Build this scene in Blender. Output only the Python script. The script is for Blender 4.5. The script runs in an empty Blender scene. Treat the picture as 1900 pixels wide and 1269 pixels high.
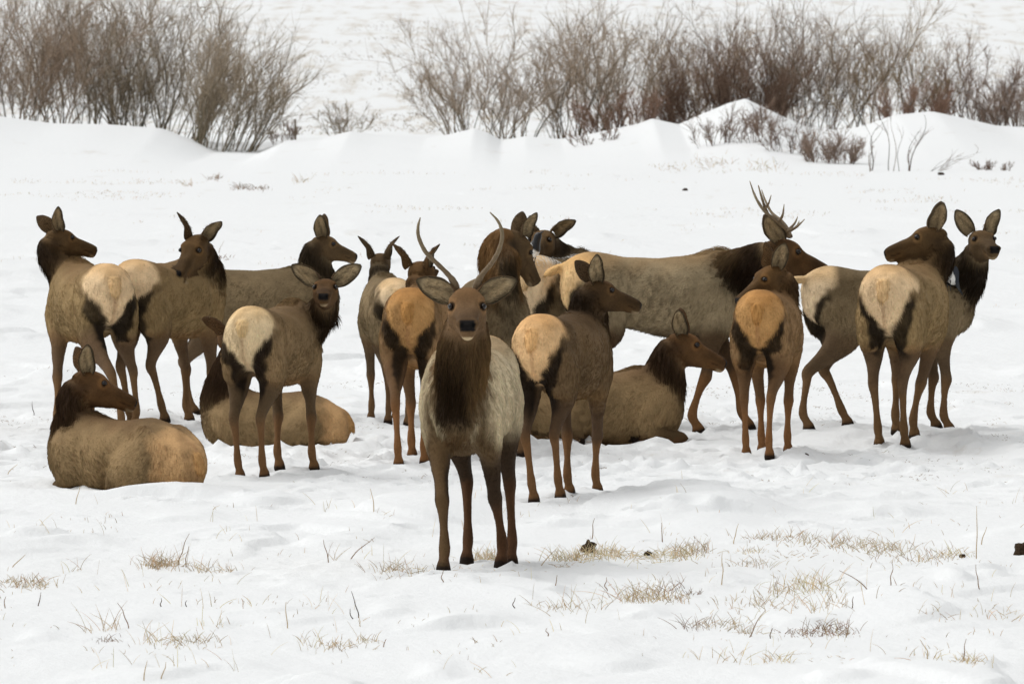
import bpy, math, random
import numpy as np
from mathutils.kdtree import KDTree

R = math.radians
rng = np.random.default_rng(7)
random.seed(7)
scn = bpy.context.scene
COL = scn.collection

# ------------------------------------------------------------------ camera
FPX, CAMZ, HORIZON = 17000.0, 3.7, -80.0          # focal length and horizon in photo pixels (1900 wide)
PITCH = math.atan((634.5 - HORIZON) / FPX)
cam = bpy.data.cameras.new('camera')
cam.sensor_width = 36.0
cam.lens = 36.0 * FPX / 1900.0
cam.clip_start, cam.clip_end = 1.0, 6000.0
cam.dof.use_dof = True
cam.dof.focus_distance = 61.0
cam.dof.aperture_fstop = 15.0
camo = bpy.data.objects.new('camera', cam)
camo.location = (0, 0, CAMZ)
camo.rotation_euler = (math.pi / 2 - PITCH, 0, 0)
COL.objects.link(camo)
scn.camera = camo

# ------------------------------------------------------------------ sky, sun, exposure (overcast winter day)
SUN_EL, SUN_AZ = R(60), R(-72)                     # sun behind cloud, high on the left
world = bpy.data.worlds.new('World')
scn.world = world
world.use_nodes = True
wn, wl = world.node_tree.nodes, world.node_tree.links
wn.clear()
sky = wn.new('ShaderNodeTexSky')
sky.sky_type = 'NISHITA'
sky.sun_disc = False
sky.sun_elevation = SUN_EL
sky.sun_rotation = SUN_AZ
sky.air_density, sky.dust_density, sky.ozone_density = 1.0, 4.0, 1.0
hs = wn.new('ShaderNodeHueSaturation')
hs.inputs['Saturation'].default_value = 0.07       # cloud takes the blue out of the sky
bg = wn.new('ShaderNodeBackground')
bg.inputs['Strength'].default_value = 0.15
wo = wn.new('ShaderNodeOutputWorld')
wl.new(sky.outputs[0], hs.inputs['Color'])
wl.new(hs.outputs[0], bg.inputs['Color'])
wl.new(bg.outputs[0], wo.inputs['Surface'])
sl = bpy.data.lights.new('sun', 'SUN')
sl.energy, sl.angle, sl.color = 0.5, R(90), (1.0, 0.965, 0.91)
so = bpy.data.objects.new('sun', sl)
so.rotation_euler = (math.pi / 2 - SUN_EL, 0, math.pi - SUN_AZ)
so.location = (5, -10, 20)
COL.objects.link(so)
scn.view_settings.view_transform = 'Standard'
scn.view_settings.look = 'None'
scn.view_settings.gamma = 1.0
scn.view_settings.exposure = 0.09
try:
    scn.cycles.max_bounces = 6
    scn.cycles.diffuse_bounces = 3
    scn.cycles.use_denoising = True
except Exception:
    pass

# ------------------------------------------------------------------ helpers
def unit(v):
    v = np.asarray(v, float)
    return v / max(1e-9, np.linalg.norm(v))

def norm_rows(a):
    return a / np.maximum(1e-9, np.linalg.norm(a, axis=1))[:, None]

def sm(a, b, x):
    t = np.clip((x - a) / (b - a), 0, 1)
    return t * t * (3 - 2 * t)

_perm = np.random.default_rng(3).permutation(512).astype(np.int64)
_ang = np.random.default_rng(4).uniform(0, 2 * np.pi, 512)
_gx, _gy = np.cos(_ang), np.sin(_ang)

def perlin(x, y, seed=0):
    x = np.asarray(x, float); y = np.asarray(y, float)
    xi = np.floor(x).astype(np.int64); yi = np.floor(y).astype(np.int64)
    xf, yf = x - xi, y - yi
    u = xf * xf * xf * (xf * (xf * 6 - 15) + 10); v = yf * yf * yf * (yf * (yf * 6 - 15) + 10)
    def g(ix, iy, fx, fy):
        h = _perm[(_perm[(ix + seed * 37) & 511] + iy * 17 + seed) & 511]
        return _gx[h] * fx + _gy[h] * fy
    a = g(xi, yi, xf, yf); b = g(xi + 1, yi, xf - 1, yf)
    c = g(xi, yi + 1, xf, yf - 1); d = g(xi + 1, yi + 1, xf - 1, yf - 1)
    return (a * (1 - u) + b * u) * (1 - v) + (c * (1 - u) + d * u) * v

def fbm(x, y, seed=0, o=3):
    s, a = 0, 1.0
    for i in range(o):
        s = s + a * perlin(x * 2 ** i, y * 2 ** i, seed + i); a *= 0.5
    return s

_K = np.random.default_rng(5).normal(size=(10, 3)); _P = np.random.default_rng(6).uniform(0, 6.28, 10)
def sino(p, f, k0=0):
    """smooth 3-D noise from a few sine waves, about -1..1"""
    s = 0
    for i in range(5):
        j = (i + k0) % 10
        s = s + np.sin((p @ _K[j]) * f * (1 + 0.35 * i) + _P[j])
    return s / 2.6

def lin(r, g, b):
    f = lambda c: (c / 255 / 12.92) if c <= 10 else ((c / 255 + 0.055) / 1.055) ** 2.4
    return np.array([f(r), f(g), f(b)])

_cf, _cu = np.array([0, math.cos(PITCH), -math.sin(PITCH)]), np.array([0, math.sin(PITCH), math.cos(PITCH)])
def ray(u, v):
    return _cf * FPX + np.array([1.0, 0, 0]) * (u - 950) + _cu * (634.5 - v)
def at(u, v, Y):
    d = ray(u, v)
    return np.array([0, 0, CAMZ]) + d * (Y / d[1])

# ------------------------------------------------------------------ terrain
BANK_Y = 178.0
_crest = [(-400, 205), (-100, 205), (0, 216), (100, 229), (200, 232), (300, 240), (345, 258), (395, 284), (480, 286), (530, 262), (600, 256), (650, 244),
          (700, 251), (790, 256), (830, 250), (880, 238), (905, 246), (930, 262), (975, 253), (1040, 259), (1085, 252), (1130, 242), (1180, 232), (1210, 221),
          (1260, 232), (1300, 214), (1350, 193), (1383, 184), (1396, 190), (1450, 216), (1500, 238), (1560, 243), (1605, 234), (1660, 214),
          (1730, 207), (1800, 222), (1850, 233), (1900, 236), (2100, 225), (2400, 230)]
_cx = np.array([at(u, v, BANK_Y)[0] for u, v in _crest]); _cz = np.array([at(u, v, BANK_Y)[2] for u, v in _crest])

# short wind-cut lips in the snow, seen from their steep side: photo position, width and height in pixels
_led = [(870, 1160, 190, 20), (1350, 962, 230, 16), (1290, 946, 130, 10), (1590, 950, 170, 11), (1650, 958, 150, 14), (490, 936, 130, 15), (340, 964, 130, 8), (1660, 924, 120, 9), (1602, 858, 60, 12),
        (1680, 872, 70, 11), (810, 1252, 70, 14), (1490, 1160, 140, 13), (1200, 1148, 70, 11), (722, 1140, 70, 12), (1842, 1086, 55, 10), (690, 748, 110, 8), (1705, 722, 120, 8), (1690, 694, 60, 7), (70, 1184, 60, 9),
        (1060, 975, 120, 10), (1180, 976, 120, 10), (150, 1010, 120, 9), (560, 1090, 110, 10), (1130, 1240, 160, 14), (420, 1240, 120, 9), (1650, 1250, 160, 9), (250, 1150, 90, 8), (1860, 900, 120, 9), (640, 380, 60, 5), (880, 360, 120, 4), (250, 400, 160, 5), (1120, 330, 90, 4), (1500, 905, 140, 8), (1180, 868, 90, 7), (318, 924, 210, 17), (560, 846, 160, 8), (1120, 826, 170, 8)]
_LED = []
for (u_, v_, w_, h_) in _led:
    d_ = ray(u_, v_); k_ = -CAMZ / d_[2]
    _LED.append((d_[0] * k_, d_[1] * k_, w_ * d_[1] * k_ / FPX * 0.5, h_ * d_[1] * k_ / FPX))
def ledges(x, y):
    h = 0
    for i, (lx, ly, w, a) in enumerate(_LED):
        m = (np.abs(x - lx) < 2.2 * w) & (np.abs(y - ly) < 2.6)
        if not np.any(m): continue
        dx = (x - lx) / w; dy = y - ly - 0.25 * w * np.sin(dx * 1.7 + i) - 0.10 * dx * dx * ((i % 3) - 1)
        h = h + np.where(m, a * np.exp(-np.abs(dx) ** 3) * sm(-0.035, 0.035, dy) * np.exp(-(np.maximum(dy, 0) / 0.85) ** 2), 0.0)
        h = h - np.where(m, 0.25 * a * np.exp(-dx * dx) * np.exp(-((dy + 0.14) / 0.13) ** 2), 0.0)
    return h

def ground_h(x, y):
    x = np.asarray(x, float); y = np.asarray(y, float)
    near = 1 - sm(95, 150, y)
    h = 0.035 * fbm(x / 5.0 + 3, y / 9.0, 11, 2)
    # wind-packed ledges: sharp little steps along noise contours
    n = fbm(x / 1.9 + 9.1, y / 4.6 + 2.3, 21, 3)
    amp = 0.12 + 0.88 * sm(-0.05, 0.35, perlin(x / 1.7, y / 4.0, 5))
    for c, a in ((-0.28, 0.045), (-0.02, 0.03), (0.24, 0.05)):
        h = h + near * amp * a * sm(c, c + 0.03, n)
    # fine ripple and the trampled patch under the herd
    h = h + near * 0.010 * fbm(x / 0.55, y / 0.9, 31, 2)
    tr = np.exp(-((y - 69.5) / 5.5) ** 2) * sm(6.5, 4.0, np.abs(x - 0.1))
    tr2 = np.exp(-((y - 54.6) / 1.6) ** 2) * 0.8 * np.exp(-((x - 0.3) / 2.6) ** 2)
    t = np.clip(tr * (0.35 + 0.9 * sm(-0.2, 0.3, perlin(x / 1.3, y / 2.0, 41))) + tr2 * 0.6, 0, 1)
    h = h + t * (0.045 * fbm(x / 0.30, y / 0.34, 43, 3) - 0.015)
    h = np.where(y < 120, h - 0.012, h) + ledges(x, y)
    # the drift bank in front of the willows
    cz = np.interp(x, _cx, _cz)
    d = y - BANK_Y
    cs = cz * np.where(d < 0, np.exp(-(np.abs(d) / 11.0) ** 1.7), np.exp(-(np.abs(d) / 4.0) ** 2))
    cs = cs + 0.05 * fbm(x / 3.0, y / 5.0, 51, 2) * np.exp(-(d / 14.0) ** 2) * np.clip(np.abs(d) / 3.0, 0, 1)
    h = h + cs
    # plain behind rises slowly to a hill
    far = np.maximum(0, y - 200)
    h = h + far * 0.0155 * sm(0, 60, far) + 0.10 * fbm(x / 14, y / 30, 61, 3) * sm(195, 240, y)
    h = h + 0.06 * np.maximum(0, y - 420) * sm(420, 600, y) + 3.0 * fbm(x / 120, y / 150, 71, 3) * sm(420, 800, y)
    return h

def G(u, v):
    """photo pixel -> point on the terrain"""
    z = 0.0
    d = ray(u, v)
    for _ in range(14):
        k = (z - CAMZ) / d[2]
        p = np.array([0, 0, CAMZ]) + d * k
        z = 0.5 * z + 0.5 * float(ground_h(p[0], p[1]))
    p[2] = float(ground_h(p[0], p[1]))
    return p

def gz(x, y):
    return float(ground_h(x, y))

# ------------------------------------------------------------------ materials
def newmat(name):
    m = bpy.data.materials.new(name); m.use_nodes = True
    nt = m.node_tree; nt.nodes.clear()
    o = nt.nodes.new('ShaderNodeOutputMaterial')
    return m, nt, o

def attr_mat(name, rough=0.8, bump=0.0, bscale=90.0, vary=0.12, spec=0.15):
    """surface coloured by its own 'col' attribute, with grain"""
    m, nt, o = newmat(name)
    N, L = nt.nodes, nt.links
    a = N.new('ShaderNodeAttribute'); a.attribute_name = 'col'
    tc = N.new('ShaderNodeTexCoord')
    nz = N.new('ShaderNodeTexNoise'); nz.inputs['Scale'].default_value = bscale; nz.inputs['Detail'].default_value = 3
    L.new(tc.outputs['Object'], nz.inputs['Vector'])
    mr = N.new('ShaderNodeMapRange'); mr.inputs['To Min'].default_value = 1 - 2 * vary; mr.inputs['To Max'].default_value = 1 + 2 * vary
    L.new(nz.outputs['Fac'], mr.inputs['Value'])
    mx = N.new('ShaderNodeVectorMath'); mx.operation = 'SCALE'
    L.new(a.outputs['Color'], mx.inputs[0]); L.new(mr.outputs[0], mx.inputs['Scale'])
    b = N.new('ShaderNodeBsdfPrincipled')
    b.inputs['Roughness'].default_value = rough; b.inputs['Specular IOR Level'].default_value = spec
    L.new(mx.outputs[0], b.inputs['Base Color'])
    if bump:
        bp = N.new('ShaderNodeBump'); bp.inputs['Strength'].default_value = bump; bp.inputs['Distance'].default_value = 0.01
        L.new(nz.outputs['Fac'], bp.inputs['Height']); L.new(bp.outputs[0], b.inputs['Normal'])
    L.new(b.outputs[0], o.inputs['Surface'])
    return m

def fur_mat(name):
    """strands: colour from 'col', shading normal of the hide they grow on from 'hide'"""
    m, nt, o = newmat(name)
    N, L = nt.nodes, nt.links
    a = N.new('ShaderNodeAttribute'); a.attribute_name = 'col'
    n = N.new('ShaderNodeAttribute'); n.attribute_name = 'hide'
    d = N.new('ShaderNodeBsdfDiffuse')
    L.new(a.outputs['Color'], d.inputs['Color']); L.new(n.outputs['Vector'], d.inputs['Normal'])
    L.new(d.outputs[0], o.inputs['Surface'])
    return m

def strand_mat(name):
    m, nt, o = newmat(name)
    N, L = nt.nodes, nt.links
    a = N.new('ShaderNodeAttribute'); a.attribute_name = 'col'
    d = N.new('ShaderNodeBsdfPrincipled'); d.inputs['Roughness'].default_value = 0.85; d.inputs['Specular IOR Level'].default_value = 0.1
    L.new(a.outputs['Color'], d.inputs['Base Color']); L.new(d.outputs[0], o.inputs['Surface'])
    return m

def plain_mat(name, col, rough=0.5, spec=0.5, noise=0.0, scale=40):
    m, nt, o = newmat(name)
    N, L = nt.nodes, nt.links
    b = N.new('ShaderNodeBsdfPrincipled')
    b.inputs['Roughness'].default_value = rough; b.inputs['Specular IOR Level'].default_value = spec
    tc = N.new('ShaderNodeTexCoord'); nz = N.new('ShaderNodeTexNoise'); nz.inputs['Scale'].default_value = scale
    L.new(tc.outputs['Object'], nz.inputs['Vector'])
    cr = N.new('ShaderNodeValToRGB')
    c = np.array(col)
    cr.color_ramp.elements[0].color = (*(c * (1 - noise)), 1); cr.color_ramp.elements[1].color = (*np.minimum(1, c * (1 + noise)), 1)
    cr.color_ramp.elements[0].position = 0.3; cr.color_ramp.elements[1].position = 0.7
    L.new(nz.outputs['Fac'], cr.inputs['Fac']); L.new(cr.outputs[0], b.inputs['Base Color'])
    L.new(b.outputs[0], o.inputs['Surface'])
    return m

def snow_mat():
    m, nt, o = newmat('snow')
    N, L = nt.nodes, nt.links
    geo = N.new('ShaderNodeNewGeometry')
    b = N.new('ShaderNodeBsdfPrincipled')
    b.inputs['Roughness'].default_value = 0.7; b.inputs['Specular IOR Level'].default_value = 0.06
    # wind grain
    n1 = N.new('ShaderNodeTexNoise'); n1.inputs['Scale'].default_value = 9; n1.inputs['Detail'].default_value = 6; n1.inputs['Roughness'].default_value = 0.62
    mp = N.new('ShaderNodeMapping'); mp.inputs['Scale'].default_value = (1.0, 0.5, 1.0)
    L.new(geo.outputs['Position'], mp.inputs['Vector']); L.new(mp.outputs[0], n1.inputs['Vector'])
    bp = N.new('ShaderNodeBump'); bp.inputs['Strength'].default_value = 0.5; bp.inputs['Distance'].default_value = 0.03
    L.new(n1.outputs['Fac'], bp.inputs['Height']); L.new(bp.outputs[0], b.inputs['Normal'])
    # straw-coloured stubble showing through the thin snow of the far plain and faintly under the herd
    sp = N.new('ShaderNodeSeparateXYZ'); L.new(geo.outputs['Position'], sp.inputs[0])
    def streak(sx, sy, lo, hi, det=5):
        mpp = N.new('ShaderNodeMapping'); mpp.inputs['Scale'].default_value = (sx, sy, 0.0)
        L.new(geo.outputs['Position'], mpp.inputs['Vector'])
        nn = N.new('ShaderNodeTexNoise'); nn.inputs['Scale'].default_value = 1.0; nn.inputs['Detail'].default_value = det; nn.inputs['Roughness'].default_value = 0.7
        L.new(mpp.outputs[0], nn.inputs['Vector'])
        r = N.new('ShaderNodeMapRange'); r.inputs['From Min'].default_value = lo; r.inputs['From Max'].default_value = hi
        r.interpolation_type = 'SMOOTHSTEP'
        L.new(nn.outputs['Fac'], r.inputs['Value'])
        return r.outputs[0]
    def rangey(a, c):
        r = N.new('ShaderNodeMapRange'); r.inputs['From Min'].default_value = a; r.inputs['From Max'].default_value = c
        L.new(sp.outputs['Y'], r.inputs['Value']); return r.outputs[0]
    def mul(a, c):
        k = N.new('ShaderNodeMath'); k.operation = 'MULTIPLY'
        for i, q in ((0, a), (1, c)):
            if isinstance(q, float): k.inputs[i].default_value = q
            else: L.new(q, k.inputs[i])
        return k.outputs[0]
    far = mul(mul(streak(1.3, 0.15, 0.47, 0.72, 11), rangey(182.0, 200.0)), 0.72)
    mid = mul(mul(streak(1.1, 0.25, 0.60, 0.74), rangey(105.0, 125.0)), 0.28)
    rnear = N.new('ShaderNodeMath'); rnear.operation = 'SUBTRACT'; rnear.inputs[0].default_value = 1.0
    L.new(rangey(78.0, 90.0), rnear.inputs[1])
    herd = mul(mul(mul(streak(2.2, 1.1, 0.57, 0.73, 7), rangey(62.0, 67.0)), rnear.outputs[0]), 0.30)
    mxv = N.new('ShaderNodeMath'); mxv.operation = 'MAXIMUM'; L.new(far, mxv.inputs[0]); L.new(herd, mxv.inputs[1])
    mxm = N.new('ShaderNodeMath'); mxm.operation = 'MAXIMUM'; L.new(mxv.outputs[0], mxm.inputs[0]); L.new(mid, mxm.inputs[1])
    mix = N.new('ShaderNodeMix'); mix.data_type = 'RGBA'
    mix.inputs[6].default_value = (0.795, 0.81, 0.81, 1); mix.inputs[7].default_value = (0.46, 0.39, 0.29, 1)
    L.new(mxm.outputs[0], mix.inputs[0]); L.new(mix.outputs[2], b.inputs['Base Color'])
    L.new(b.outputs[0], o.inputs['Surface'])
    return m

M_SNOW = snow_mat()
M_HIDE = attr_mat('hide', 0.85, 0.6, 70.0, 0.10, 0.1)
M_FUR = fur_mat('fur')
M_EAR = attr_mat('ear_skin', 0.85, 0.3, 120.0, 0.12, 0.1)
M_EYE = plain_mat('eye', (0.010, 0.006, 0.004), 0.16, 0.4)
M_ANTLER = attr_mat('antler_bone', 0.55, 0.5, 60.0, 0.22, 0.3)
M_STRAND = strand_mat('dry_stalk')
M_CLOD = plain_mat('clod_earth', lin(62, 50, 38), 0.95, 0.1, 0.45, 60)
M_WOOD = plain_mat('weathered_wood', lin(120, 105, 88), 0.9, 0.1, 0.3, 60)
M_FEATHER = attr_mat('feather', 0.42, 0.2, 150.0, 0.12, 0.45)
M_BEAK = plain_mat('beak', (0.012, 0.012, 0.013), 0.35, 0.5)

# ------------------------------------------------------------------ object helpers
def mesh_obj(name, V, F, mat, parent=None, col=None, smooth=True, loc=(0, 0, 0)):
    me = bpy.data.meshes.new(name)
    me.from_pydata([tuple(v) for v in V], [], [tuple(int(i) for i in f) for f in F])
    if smooth:
        me.polygons.foreach_set('use_smooth', [True] * len(me.polygons))
    if col is not None:
        a = me.attributes.new('col', 'FLOAT_COLOR', 'POINT')
        a.data.foreach_set('color', np.concatenate([col, np.ones((len(col), 1))], 1).astype(np.float32).ravel())
    me.materials.append(mat)
    o = bpy.data.objects.new(name, me); COL.objects.link(o)
    o.location = loc
    if parent: o.parent = parent
    return o

def curves_obj(name, P, rad, col, mat, parent=None, hide=None):
    """P (n,k,3) strands; rad (n,k); col (n,3); hide (n,3) normals"""
    n, k = P.shape[:2]
    c = bpy.data.hair_curves.new(name)
    c.add_curves([k] * n)
    c.attributes['position'].data.foreach_set('vector', P.astype(np.float32).ravel())
    ra = c.attributes.get('radius') or c.attributes.new('radius', 'FLOAT', 'POINT')
    ra.data.foreach_set('value', rad.astype(np.float32).ravel())
    a = c.attributes.new('col', 'FLOAT_COLOR', 'CURVE')
    a.data.foreach_set('color', np.concatenate([col, np.ones((n, 1))], 1).astype(np.float32).ravel())
    if hide is not None:
        b = c.attributes.new('hide', 'FLOAT_VECTOR', 'CURVE')
        b.data.foreach_set('vector', hide.astype(np.float32).ravel())
    c.materials.append(mat)
    o = bpy.data.objects.new(name, c); COL.objects.link(o)
    if parent: o.parent = parent
    return o

def empty(name, loc):
    o = bpy.data.objects.new(name, None); COL.objects.link(o)
    o.location = loc; o.empty_display_size = 0.2
    return o

def tag(o, label=None, cat=None, group=None, kind=None):
    if label: o['label'] = label
    if cat: o['category'] = cat
    if group: o['group'] = group
    if kind: o['kind'] = kind
    return o

def catmull(A, sub):
    A = np.asarray(A, float)
    out = []
    n = len(A)
    for i in range(n - 1):
        p0, p1, p2, p3 = A[max(i - 1, 0)], A[i], A[i + 1], A[min(i + 2, n - 1)]
        for j in range(sub):
            t = j / sub
            out.append(0.5 * ((2 * p1) + (-p0 + p2) * t + (2 * p0 - 5 * p1 + 4 * p2 - p3) * t * t + (-p0 + 3 * p1 - 3 * p2 + p3) * t ** 3))
    out.append(A[-1])
    return np.array(out)

def tube(pts, rads, sides=8):
    """simple round tapered tube -> V, F"""
    pts = np.asarray(pts, float); n = len(pts)
    T = norm_rows(np.gradient(pts, axis=0))
    ref = np.array([0, 1.0, 0]) if abs(T[0][1]) < 0.8 else np.array([1.0, 0, 0])
    V, F = [], []
    for i in range(n):
        a = unit(np.cross(T[i], ref)); b = np.cross(T[i], a)
        for j in range(sides):
            th = 2 * math.pi * j / sides
            V.append(pts[i] + rads[i] * (math.cos(th) * a + math.sin(th) * b))
    for i in range(n - 1):
        for j in range(sides):
            k = (j + 1) % sides
            F.append((i * sides + j, i * sides + k, (i + 1) * sides + k, (i + 1) * sides + j))
    V.append(pts[0]); V.append(pts[-1])
    for j in range(sides):
        F.append((len(V) - 2, (j + 1) % sides, j)); F.append((len(V) - 1, (n - 1) * sides + j, (n - 1) * sides + (j + 1) % sides))
    return np.array(V), F

# ------------------------------------------------------------------ ground
def spaced(segs):
    out = [segs[0][0]]
    for a, b, s0, s1 in segs:
        x = a
        while x < b - 1e-6:
            f = (x - a) / (b - a)
            x += s0 + (s1 - s0) * f
            out.append(min(x, b))
    return np.array(sorted(set(np.round(out, 4))))

def build_ground():
    xp = spaced([(0, 4.6, 0.045, 0.05), (4.6, 11.5, 0.06, 0.14), (11.5, 40, 0.3, 5), (40, 1500, 6, 250)])
    xs = np.concatenate([-xp[:0:-1], xp])
    ys = spaced([(-60, 44, 12, 1.0), (44, 78, 0.06, 0.065), (78, 165, 0.07, 0.45), (165, 190, 0.30, 0.30), (190, 420, 0.5, 8), (420, 3000, 10, 200)])
    X, Y = np.meshgrid(xs, ys)
    Z = ground_h(X.ravel(), Y.ravel()).reshape(X.shape)
    nx, ny = len(xs), len(ys)
    for (px_, py_, r_, dep) in PRINTS:
        i0, i1 = np.searchsorted(xs, [px_ - 3 * r_, px_ + 3 * r_]); j0, j1 = np.searchsorted(ys, [py_ - 3 * r_, py_ + 3 * r_])
        rr = np.hypot(X[j0:j1, i0:i1] - px_, Y[j0:j1, i0:i1] - py_) / r_
        Z[j0:j1, i0:i1] += dep * (-np.exp(-rr ** 4) + 0.55 * np.exp(-((rr - 1.45) / 0.45) ** 2))
    V = np.stack([X, Y, Z], -1).reshape(-1, 3)
    idx = np.arange(nx * ny).reshape(ny, nx)
    F = np.stack([idx[:-1, :-1], idx[:-1, 1:], idx[1:, 1:], idx[1:, :-1]], -1).reshape(-1, 4)
    me = bpy.data.meshes.new('snow_ground')
    me.vertices.add(len(V)); me.vertices.foreach_set('co', V.astype(np.float32).ravel())
    me.loops.add(F.size); me.loops.foreach_set('vertex_index', F.astype(np.int32).ravel())
    me.polygons.add(len(F)); me.polygons.foreach_set('loop_start', (np.arange(len(F)) * 4).astype(np.int32))
    me.polygons.foreach_set('loop_total', np.full(len(F), 4, np.int32))
    me.update(calc_edges=True)
    me.polygons.foreach_set('use_smooth', np.ones(len(F), bool))
    me.materials.append(M_SNOW)
    o = bpy.data.objects.new('snow_ground', me); COL.objects.link(o)
    tag(o, 'snow covered field with drifts and a bank before the willows', kind='structure')
    return o

# ------------------------------------------------------------------ elk
# template coordinates in metres: x forward, y left, z up; torso stations: x, centre z, half height, half width, exponent
TORSO = [(-0.725, 1.096, 0.054, 0.0475), (-0.7, 1.096, 0.144, 0.1187), (-0.635, 1.081, 0.204, 0.1757), (-0.53, 1.068, 0.244, 0.209), (-0.39, 1.0475, 0.2555, 0.2261), (-0.2, 1.0125, 0.2675, 0.2375), (0.0, 0.9875, 0.2815, 0.2565), (0.18, 0.978, 0.302, 0.2584), (0.33, 0.991, 0.319, 0.2337), (0.47, 1.011, 0.326, 0.1947), (0.59, 1.016, 0.279, 0.1662), (0.69, 1.006, 0.204, 0.1235), (0.74, 0.996, 0.094, 0.057)]
HIND = [(-0.48, 0.09, 1.12, 0.105, 0.19), (-0.46, 0.126, 0.98, 0.116, 0.220), (-0.44, 0.136, 0.86, 0.110, 0.200), (-0.43, 0.135, 0.75, 0.092, 0.158), (-0.485, 0.128, 0.64, 0.066, 0.104), (-0.585, 0.118, 0.53, 0.045, 0.066),
        (-0.635, 0.114, 0.462, 0.045, 0.060), (-0.618, 0.112, 0.385, 0.033, 0.042), (-0.605, 0.110, 0.25, 0.0275, 0.033), (-0.592, 0.109, 0.140, 0.037, 0.044), (-0.562, 0.109, 0.080, 0.032, 0.038), (-0.545, 0.109, 0.045, 0.043, 0.052), (-0.535, 0.109, -0.012, 0.049, 0.066)]
FORE = [(0.48, 0.09, 1.12, 0.085, 0.17), (0.455, 0.122, 0.95, 0.10, 0.16), (0.42, 0.135, 0.80, 0.090, 0.135), (0.41, 0.134, 0.69, 0.070, 0.098), (0.435, 0.127, 0.56, 0.048, 0.062), (0.455, 0.120, 0.46, 0.044, 0.050),
        (0.462, 0.118, 0.41, 0.050, 0.056), (0.450, 0.116, 0.345, 0.036, 0.040), (0.444, 0.114, 0.25, 0.028, 0.032), (0.440, 0.113, 0.140, 0.039, 0.044), (0.468, 0.113, 0.080, 0.033, 0.038), (0.485, 0.113, 0.045, 0.044, 0.052), (0.497, 0.113, -0.012, 0.050, 0.065)]
L_HIND = [(-0.48, 0.09, 0.42, 0.11, 0.20), (-0.40, 0.15, 0.34, 0.13, 0.22), (-0.28, 0.20, 0.22, 0.125, 0.19), (-0.14, 0.235, 0.11, 0.095, 0.12), (-0.20, 0.25, 0.06, 0.065, 0.07), (-0.38, 0.25, 0.045, 0.05, 0.055),
          (-0.54, 0.25, 0.04, 0.045, 0.05), (-0.46, 0.27, 0.03, 0.034, 0.036), (-0.34, 0.28, 0.03, 0.031, 0.033), (-0.22, 0.285, 0.03, 0.036, 0.038), (-0.16, 0.285, 0.03, 0.034, 0.034), (-0.12, 0.285, 0.03, 0.038, 0.04), (-0.06, 0.285, 0.02, 0.03, 0.03)]
L_FORE = [(0.50, 0.09, 0.44, 0.085, 0.17), (0.48, 0.14, 0.30, 0.10, 0.16), (0.42, 0.17, 0.16, 0.085, 0.12), (0.47, 0.175, 0.09, 0.065, 0.08), (0.57, 0.17, 0.07, 0.055, 0.06), (0.67, 0.165, 0.065, 0.048, 0.052),
          (0.73, 0.165, 0.05, 0.045, 0.045), (0.67, 0.18, 0.035, 0.034, 0.037), (0.58, 0.19, 0.03, 0.03, 0.032), (0.48, 0.195, 0.03, 0.035, 0.038), (0.42, 0.195, 0.03, 0.032, 0.034), (0.38, 0.195, 0.03, 0.037, 0.04), (0.32, 0.195, 0.02, 0.03, 0.03)]
HEAD = [(-0.09, 0.045, 0.02, -0.06), (-0.04, 0.076, 0.062, -0.10), (0.02, 0.090, 0.086, -0.130), (0.075, 0.101, 0.091, -0.145), (0.12, 0.104, 0.084, -0.143), (0.155, 0.090, 0.070, -0.132), (0.21, 0.070, 0.053, -0.118), (0.28, 0.061, 0.041, -0.106),
        (0.34, 0.056, 0.033, -0.098), (0.385, 0.057, 0.028, -0.094), (0.42, 0.055, 0.018, -0.089), (0.443, 0.049, 0.002, -0.078), (0.455, 0.024, -0.022, -0.055)]
NECK_R = [(0.0, 0.170, 0.265), (0.2, 0.146, 0.225), (0.4, 0.120, 0.180), (0.6, 0.103, 0.150), (0.8, 0.094, 0.130), (0.92, 0.086, 0.110), (1.0, 0.060, 0.070)]
NR = 22

class Loft:
    """collects rings of several limbs into one closed-mesh soup plus a record of what each point is"""
    def __init__(self):
        self.V, self.F, self.part, self.t, self.dir = [], [], [], [], []
    def add(self, C, A, B, ra, rt, rb, part, ts, flow, ex=2.2, under=0.0):
        base = len(self.V); n = len(C)
        th = np.linspace(0, 2 * np.pi, NR, endpoint=False)
        cs, sn = np.cos(th), np.sin(th)
        cx = np.sign(cs) * np.abs(cs) ** (2 / ex); sx = np.sign(sn) * np.abs(sn) ** (2 / ex)
        for i in range(n):
            h = np.where(sx > 0, rt[i], rb[i])
            w = ra[i] * (1 - under * np.maximum(0, -sx))
            for j in range(NR):
                self.V.append(C[i] + A[i] * cx[j] * w[j] + B[i] * sx[j] * h[j])
                self.part.append(part); self.t.append(ts[i]); self.dir.append(flow[i])
        for i in range(n - 1):
            for j in range(NR):
                k = (j + 1) % NR
                self.F.append((base + i * NR + j, base + i * NR + k, base + (i + 1) * NR + k, base + (i + 1) * NR + j))
        for e, (i, fl) in enumerate(((0, 1), (n - 1, 0))):
            self.V.append(C[i]); self.part.append(part); self.t.append(ts[i]); self.dir.append(flow[i])
            c = len(self.V) - 1
            for j in range(NR):
                k = (j + 1) % NR
                a, b = base + i * NR + j, base + i * NR + k
                self.F.append((c, b, a) if fl else (c, a, b))

def frames(C, side):
    T = norm_rows(np.gradient(C, axis=0))
    A = side - np.sum(side * T, 1)[:, None] * T
    A = norm_rows(A)
    B = np.cross(T, A)
    return T, A, B

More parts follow.
